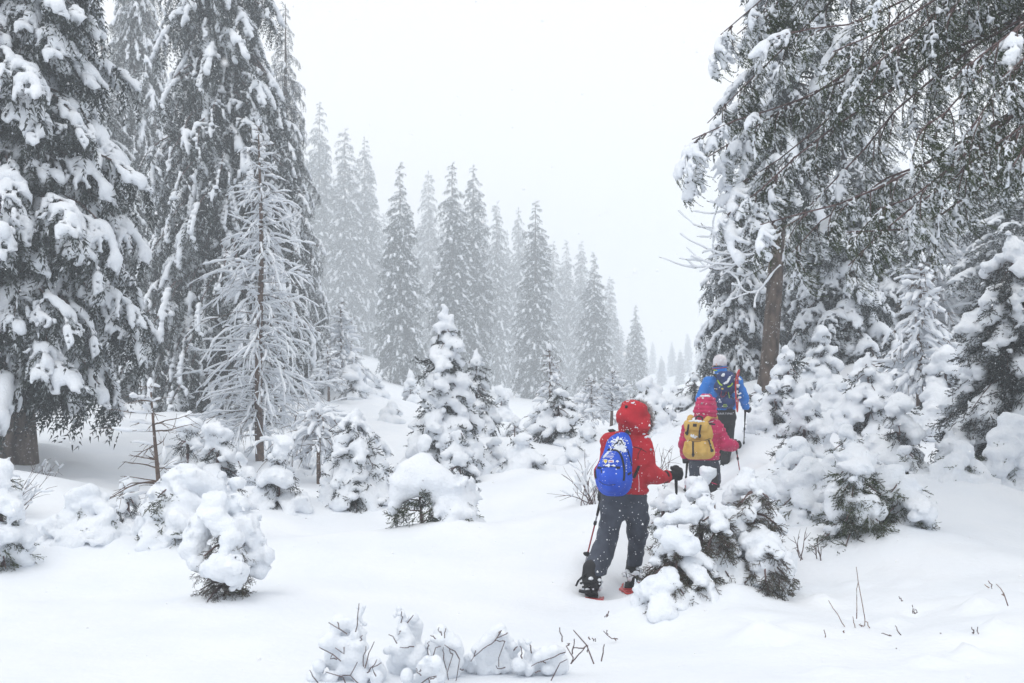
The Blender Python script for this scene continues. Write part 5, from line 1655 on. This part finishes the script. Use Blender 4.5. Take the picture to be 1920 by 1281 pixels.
part('zip_pull', strip(pt, [(1365.5, 735), (1367, 741), (1367.5, 747)], .005, .003, .005, n=6), M_lime, po, pb)
part('logo', strip(pt, [(1356.5, 758.5), (1362.5, 758.5), (1362.8, 762.5), (1356.8, 762.5), (1356.5, 758.5), (1359.5, 758.5), (1359.5, 762.5)], .0035, .002, .005, n=30), M_lime, po, pb)
part('buckle', strip(pt, [(1352.5, 728.5), (1356, 729.5)], .012, .006, .006, n=4), M_yprint, po, pb)
part('yellow_tag', strip(pt, [(1343, 729), (1345, 729.5)], .008, .004, .006, n=4), M_yprint, po, pb)
part('print_mark', strip(pt, [(1349, 754), (1353, 754)], .006, .002, .005, n=4), M_white, po, pb)
part('seam', strip(pt, [(1344, 752), (1346, 761), (1352, 766), (1360, 767.5), (1368, 765), (1372, 758)], .004, .003, .004, n=16), M_black, po, pb)
for q in ([Q(1346, 708, -.2), Q(1341, 703, -.12), Q(1338, 702, -.02)], [Q(1374, 708, -.2), Q(1378, 704, -.12), Q(1380, 704, -.02)]):
    part('shoulder_strap', tube(np.array(q), .032, 8, flat=((0, -1, .5), .010)), M_black, pk, pb)
part('waist_webbing', tube([Q(1330, 738, -.08), Q(1334, 745, -.1), Q(1339, 752, -.14)], .008, 6), M_lime, pk, pb)
sp = []
for _ in range(60):
    c = [(1356, 703, 2, 3), (1365, 712, 2.4, 6), (1343, 700, 4, 1.5), (1360, 719, 4, 1.5)][rng.choice(4, p=[.25, .4, .2, .15])]
    x, y = c[0] + rng.normal() * c[2] * .5, c[1] + rng.normal() * c[3] * .6
    if c[0] == 1365:
        x = 1363.5 + (718 - y) * .45 + rng.normal() * .8
    sp.append((*on(pt, x, y, .001)[0], rng.uniform(.009, .017)))
v, f = blobs(np.array(sp), .008, .7, 2.0, .2, 40)
part('snow_patch', Geo().add(v, f), M_snow, lo_, pb)
# snowshoe carried upright on the right side of the navy pack
c = Q(1381.5, 733, -.24)
sh = snowshoe('red snowshoe strapped upright to the right side of the navy backpack', c, 1.75, 1.50, .95, L=.66, Wd=.20)
sp = [(*(c + np.array([rng.normal() * .03, -.04, z_ + rng.normal() * .012])), rng.uniform(.012, .022)) for z_ in (.18, .08, -.03, -.12) for _ in range(6)]
v, f = blobs(np.array(sp), .009, .7, 2.0, .2, 30)
part('snow_patch', Geo().add(v, f), M_snow, sh, c)


# ------------------------------------------------------------------ twigs and stalks in the foreground
def twig_clump(name, label, cat, D, lines, lumps, seed, ox=560.0, oy=1040.0, sc=3.0, r=.0032, group=None, mat=None, down=True):
    """snow-hung twigs: measured lines (crop pixels) and snow lumps (x, y, r); every line grows from the ground"""
    rng = np.random.default_rng(seed)
    c = lambda q, dy=0.0: W(ox + q[0] / sc, oy + q[1] / sc, D + dy)
    xs = [p[0] for l in lines for p in l]
    base = at(ox + np.mean(xs) / sc, D)
    o = thing(name, label, cat, tuple(base), group)
    g = Geo()
    for l in lines:
        dy = rng.uniform(-.07, .03)
        p = np.array([c(q, dy + .01 * i) for i, q in enumerate(l)])
        if len(p) < 4:
            t = np.linspace(0, 1, 5)
            s = np.linspace(0, 1, len(p))
            p = np.stack([np.interp(t, s, p[:, k]) for k in range(3)], 1)
            p[1:-1] += rng.normal(size=(3, 3)) * .004
        g.put(tube(p, np.linspace(.7, 1.1, len(p)) * r, 5))
        low = p[np.argmin(p[:, 2])]
        if down:
            gd = np.array([base[0] + (low[0] - base[0]) * .5, low[1] + .22, gz(low[0], low[1] + .2) - .05])
            if low[2] > gd[2] + .03 and lumps and not any(abs((low[0] / low[1] * FOC + 960 - ox) * sc - x) < 1.25 * rr and abs((HZ - low[2] / low[1] * FOC - oy) * sc - y) < 1.35 * rr for x, y, rr in lumps):
                mid = low * .5 + gd * .5 + rng.normal(size=3) * .015
                g.put(tube([low, mid, gd], [r * .8, r * .8, r * .9], 5))

    tag(part('twigs', g, mat or M_twig, o, base), kind='stuff')
    if lumps:
        m = D / FOC / sc
        L = []
        for x, y, rr in lumps:
            q = c((x, y), .06 + rr * m * .6 + rng.uniform(0, .06))
            L.append((*q, rr * m))
            zg = gz(q[0], q[1])
            for zz in np.arange(q[2] - rr * m * 1.1, zg, -rr * m * .9):
                L.append((q[0] + rng.normal() * .02, q[1] + .10, zz, rr * m * rng.uniform(.95, 1.2)))
            for _ in range(2):
                L.append((*(q + rng.normal(size=3) * rr * m * .5), rr * m * rng.uniform(.45, .75)))
        v, f = blobs(np.array(L), .011, .95, 1.7, .06, 7)
        snow_parts(v, f, o, base)
    return o


G1 = 'snow-hung twigs along the bottom of the photo'
twig_clump('snowy_shrub', 'leftmost clump of snow-hung purple twigs at the bottom of the photo', 'shrub', 5.65,
           [[(340, 275), (332, 340), (330, 400), (320, 435)], [(168, 382), (205, 405), (240, 425), (272, 447)], [(235, 425), (218, 380)], [(115, 522), (150, 540), (190, 560), (238, 600)], [(190, 560), (180, 585), (215, 590)], [(360, 455), (345, 485)], [(378, 515), (370, 570), (365, 630)],
            [(425, 490), (395, 560), (372, 640)], [(330, 605), (310, 645), (290, 680), (245, 680)], [(290, 680), (320, 705), (345, 730)], [(62, 650), (85, 690), (108, 722)], [(440, 590), (405, 640), (385, 665)], [(465, 608), (410, 640), (435, 685)], [(150, 660), (200, 675), (250, 690), (262, 722)], [(205, 525), (235, 545), (255, 560), (255, 520)]],
           [(230, 385, 55), (310, 395, 38), (320, 450, 25), (180, 495, 58), (265, 500, 48), (310, 570, 70), (340, 510, 35), (430, 610, 40), (110, 620, 36), (90, 690, 50), (350, 670, 52), (334, 300, 12), (270, 640, 45), (440, 690, 40), (180, 690, 45)], 1, group=G1)
twig_clump('snowy_shrub', 'rabbit-eared snow clump on thin twigs, second along the bottom', 'shrub', 5.9,
           [[(580, 320), (577, 350), (575, 385)], [(645, 340), (628, 362), (610, 385)], [(505, 450), (530, 460), (540, 480), (552, 500)], [(570, 522), (610, 520), (650, 518)], [(560, 450), (575, 430)]],
           [(565, 305, 16), (567, 335, 14), (645, 355, 32), (592, 430, 36), (590, 400, 24), (620, 480, 38), (545, 530, 36), (600, 540, 46), (680, 555, 50), (560, 590, 46), (650, 600, 50)], 2, group=G1)
twig_clump('snowy_shrub', 'fan of dark twigs under a snow dome, third along the bottom', 'shrub', 5.8,
           [[(790, 410), (797, 432), (805, 455)], [(828, 415), (820, 470)], [(740, 455), (770, 475)], [(800, 515), (770, 525), (760, 560), (755, 600)], [(820, 508), (850, 530), (880, 545), (905, 590)], [(815, 520), (815, 590)], [(850, 530), (855, 552), (868, 560)], [(735, 490), (725, 530)], [(790, 570), (775, 605)]],
           [(800, 425, 38), (850, 465, 40), (795, 480, 36), (880, 510, 32), (835, 500, 30), (760, 470, 22)], 3, group=G1)
twig_clump('snowy_shrub', 'low snow ball with forked twigs at the very bottom edge', 'shrub', 5.55,
           [[(660, 640), (672, 660), (688, 680)], [(680, 660), (685, 645)], [(775, 683), (735, 692), (715, 705), (690, 725)], [(735, 692), (735, 723)], [(775, 690), (740, 700)]],
           [(740, 640, 50), (690, 645, 34), (790, 690, 36), (770, 610, 40), (720, 600, 30), (610, 690, 40)], 4, group=G1)
twig_clump('snowy_shrub', 'long rising twig with a forked tip carrying a snow pad', 'shrub', 5.9,
           [[(968, 602), (985, 575), (1010, 555), (1035, 532), (1060, 515), (1085, 502), (1100, 488), (1120, 462), (1135, 435)], [(1100, 488), (1130, 486), (1160, 488)], [(1115, 470), (1150, 452), (1175, 440)], [(1125, 455), (1128, 432), (1142, 428)], [(985, 575), (995, 540)]],
           [(1140, 412, 32), (1110, 432, 34), (1080, 460, 38), (1040, 500, 34), (1010, 530, 28), (980, 585, 24), (1155, 450, 20)], 5, group=G1)
twig_clump('snowy_shrub', 'smooth round snow ball with one twig beneath, right of the forked twig', 'shrub', 6.0,
           [[(1110, 625), (1118, 642), (1140, 642), (1162, 634)], [(912, 640), (920, 658), (926, 644)]], [(1105, 570, 66), (1150, 570, 52), (1060, 585, 44), (1200, 515, 26), (1170, 500, 24), (940, 610, 44)], 6, group=G1)
twig_clump('snowy_shrub', 'slanting twig with snow pads beside the bare crossed stalks', 'shrub', 5.9,
           [[(1308, 628), (1340, 610), (1370, 600), (1410, 586), (1440, 575), (1470, 558), (1500, 550)], [(1360, 600), (1390, 610)], [(1510, 590), (1470, 610), (1450, 650), (1420, 708)], [(1330, 660), (1360, 655)]],
           [(1390, 555, 42), (1440, 540, 38), (1340, 580, 28), (1240, 620, 42), (1480, 545, 26), (1400, 640, 40), (1300, 640, 34), (1290, 490, 18)], 7, group=G1)
twig_clump('bare_stalks', 'crossed bare stalks at the right end of the bottom twigs', 'dry stalks', 6.0,
           [[(1545, 425), (1580, 465), (1620, 510), (1660, 615)], [(1620, 510), (1575, 565), (1530, 615)], [(1550, 475), (1545, 520), (1540, 560)], [(1505, 515), (1525, 550), (1545, 580), (1535, 610)], [(1540, 525), (1615, 515)], [(1245, 515), (1250, 550), (1258, 585)], [(1468, 410), (1480, 460), (1482, 490)],
            [(1295, 480), (1303, 520), (1310, 555)], [(1230, 518), (1208, 540)], [(1505, 515), (1525, 502)], [(1720, 505), (1712, 555), (1703, 600)], [(1625, 510), (1625, 550)]], [], 8, r=.0042)
G2 = 'dry stalks poking out of the right foreground snow'
twig_clump('dry_stalks', 'tall bent dry stalk standing in the right foreground snow', 'dry stalks', 6.9,
           [[(322, 212), (332, 280), (340, 350), (372, 520), (402, 690), (400, 740), (396, 792)], [(340, 350), (330, 500), (325, 690)], [(402, 715), (425, 730), (447, 775)], [(350, 740), (388, 760)], [(362, 735), (372, 765)], [(66, 520), (150, 655), (238, 792)], [(290, 668), (312, 770)]], [], 9, 1540, 1020, 4.908, .0032, G2, M_grass)
for i, (lab, D_, ls) in enumerate([
        ('short comb of stubble in the middle of the right foreground snow', 6.9, [[(836, 562), (845, 640)], [(852, 595), (858, 642)], [(865, 600), (868, 640)], [(714, 482), (750, 522)]]),
        ('reddish tuft of stubble below the comb-shaped stubble', 6.2, [[(706, 985), (718, 1032)], [(722, 978), (720, 1030)], [(738, 980), (724, 1032)], [(690, 960), (692, 975)], [(705, 1060), (698, 1070)]]),
        ('dark broken weed stem in a snow hollow at far right', 6.3, [[(1385, 765), (1400, 825)], [(1392, 790), (1398, 822)], [(1440, 765), (1450, 840), (1432, 872)], [(1450, 850), (1448, 930)]]),
        ('arched grass stem with a seed head near the right edge', 6.8, [[(1610, 370), (1650, 410), (1682, 462), (1718, 570)], [(1670, 460), (1680, 480)], [(1505, 372), (1545, 405)], [(1535, 338), (1575, 372), (1570, 412)]]),
        ('little fan of grass at the bottom right edge of the photo', 5.8, [[(475, 1165), (510, 1215)], [(500, 1160), (515, 1215)], [(530, 1180), (520, 1215)], [(545, 1155), (592, 1195)], [(80, 1258), (150, 1278)]]),
        ('thin looping grass blade lying on the snow near the lower right corner', 5.95, [[(1100, 1112), (1160, 1104), (1188, 1125), (1170, 1155), (1130, 1145)], [(1200, 1104), (1290, 1104)], [(1072, 1170), (1072, 1210)]]),
        ('dark stem bits along the lower hump of the right foreground', 6.4, [[(555, 822), (620, 845), (645, 848)], [(680, 752), (732, 838)], [(1090, 820), (1112, 838)], [(970, 962), (1005, 975)], [(865, 1090), (885, 1098)], [(890, 1185), (915, 1180)]]),
        ('red twig bits at the left of the tall bent stalk', 6.6, [[(25, 790), (36, 860)], [(15, 935), (35, 945)], [(40, 940), (62, 942)], [(380, 895), (395, 900)], [(205, 800), (212, 820)]])]):
    twig_clump('dry_stalks', lab, 'dry stalks', D_, ls, [], 20 + i, 1540, 1020, 4.908, .0036, G2, M_twig if i in (0, 1, 2, 6) else M_grass)
twig_clump('dry_stalks', 'small dark weed heads in the snow just below the red hiker\'s boots', 'dry stalks', 7.2,
           [[(1722, 355), (1732, 335)], [(1735, 345), (1745, 318)], [(1730, 352), (1742, 340)], [(1632, 462), (1640, 480)], [(1650, 470), (1658, 486)], [(1668, 470), (1668, 488)], [(1715, 430), (1760, 470), (1795, 475)], [(1740, 450), (1735, 425)], [(1775, 470), (1785, 485)]], [], 40, r=.004, group=G2)
# bare twig bush left of the red hiker, reeds and small shoots elsewhere
rng = np.random.default_rng(44)


def twig_bush(label, px, py, D, H, n, seed, snow=True, spread=.6, name='bare_shrub'):
    rng = np.random.default_rng(seed)
    b = at(px, D)
    o = thing(name, label, 'shrub', tuple(b))
    g, s = Geo(), Geo()
    for i in range(n):
        a = rng.uniform(0, 6.283)
        pl = walk(b + rng.normal(size=3) * [.06, .06, 0] - np.array([0, 0, .05]), (math.cos(a) * spread, math.sin(a) * spread, 1), H * rng.uniform(.6, 1.15), 7, rng, .5, .12)
        g.put(tube(pl, np.linspace(.007, .002, 8), 4))
        for q in range(3):
            k = rng.integers(2, 7)
            p2 = walk(pl[k], unit(pl[k] - pl[k - 1]) + rng.normal(size=3) * .5, H * rng.uniform(.2, .45), 4, rng, .5, .1)
            g.put(tube(p2, np.linspace(.004, .0015, 5), 3))
            if snow and rng.random() < .5:
                p, d = resample(p2, .05)
                if len(p) > 2:
                    s.put(tube(p + np.array([0, 0, .012]), .02 * rng.uniform(.5, 1.2, len(p)), 6))
    tag(part('twigs', g, M_twig, o, b), kind='stuff')
    if snow and s.n:
        tag(part('snow_load', s, M_snow, o, b), kind='stuff')


twig_bush('bare spindly shrub left of the red hiker\'s backpack', 1108, 930, 12.3, .75, 14, 1)
twig_bush('few bare shoots between the red hiker\'s head and the pink hiker', 1240, 880, 14.0, .55, 6, 2, False, .3)
twig_bush('bare twigs spilling over the bank at the left edge', 20, 930, 13.0, .8, 16, 3)
twig_bush('bare twigs poking out of the right slope by the white twiggy mound', 1850, 830, 12.0, .6, 9, 4)
twig_bush('bare twigs at the foot of the thick left trunk', 85, 880, 16.5, .5, 12, 5, True, 1.2)
twig_bush('few dark reeds between the front bush and the double-humped cluster', 1510, 1000, 9.4, .28, 7, 6, False, .35)
twig_bush('low bare twigs left of the arched bush, under the padded spruce', 715, 870, 16.0, .7, 14, 7)

# ------------------------------------------------------------------ falling snow
rng = np.random.default_rng(12)
N_FL = 46000
c = np.stack([rng.uniform(-15, 15, N_FL), 1.4 + 30 * rng.random(N_FL) ** .8, rng.uniform(-2.2, 12, N_FL)], 1)
r = rng.uniform(.0028, .0066, N_FL) * np.where(rng.random(N_FL) < .12, 1.6, 1.0)
octv = np.array([[1, .2, -.5], [-.7, .8, -.5], [-.3, -1, -.4], [.1, 0, 1.2]], float)
octf = np.array([[0, 2, 1], [0, 1, 3], [1, 2, 3], [2, 0, 3]])
keep = c[:, 2] > ground(c[:, :2], False) + .05
c, r = c[keep], r[keep]
v = (c[:, None] + octv[None] * r[:, None, None]).reshape(-1, 3)
f = (np.arange(len(c))[:, None, None] * 4 + octf[None]).reshape(-1, 3)
tag(part('falling_snow', Geo().add(v, f), M_flake), kind='stuff')
HZD = 0.0047


def build_haze():
    m = bpy.data.materials.new('haze')
    m.use_nodes = True
    N, L = m.node_tree.nodes, m.node_tree.links
    N.clear()
    out = N.new('ShaderNodeOutputMaterial')
    pv = N.new('ShaderNodeVolumePrincipled')
    pv.inputs['Color'].default_value = (.90, .95, 1.0, 1)
    pv.inputs['Density'].default_value = HZD
    pv.inputs['Anisotropy'].default_value = 0.0
    L.new(pv.outputs[0], out.inputs['Volume'])
    lo, hi = G_LO - 1.0, max(G_HI, 36.0) + 1.0
    e = GROUND_EXT + 6
    o = part('haze', box_geo((0, 0, (lo + hi) / 2), (2 * e, 2 * e, hi - lo)), m)
    tag(o, kind='stuff')


build_haze()

# members of a kind share a group
GROUPS = {'young_spruce': 'young spruces laden with snow', 'larch': 'bare larches lined with snow', 'spruce': 'big snow-covered spruces around the clearing', 'person': 'hikers walking in single file',
          'backpack': 'backpacks on the hikers', 'bare_shrub': 'bare shrubs sticking out of the snow', 'snowshoe': 'red snowshoes'}
for o in list(SC.objects):
    if o.parent is None and o.get('category') and not o.get('group'):
        g_ = GROUPS.get(o.name.split('.')[0])
        if g_:
            o['group'] = g_
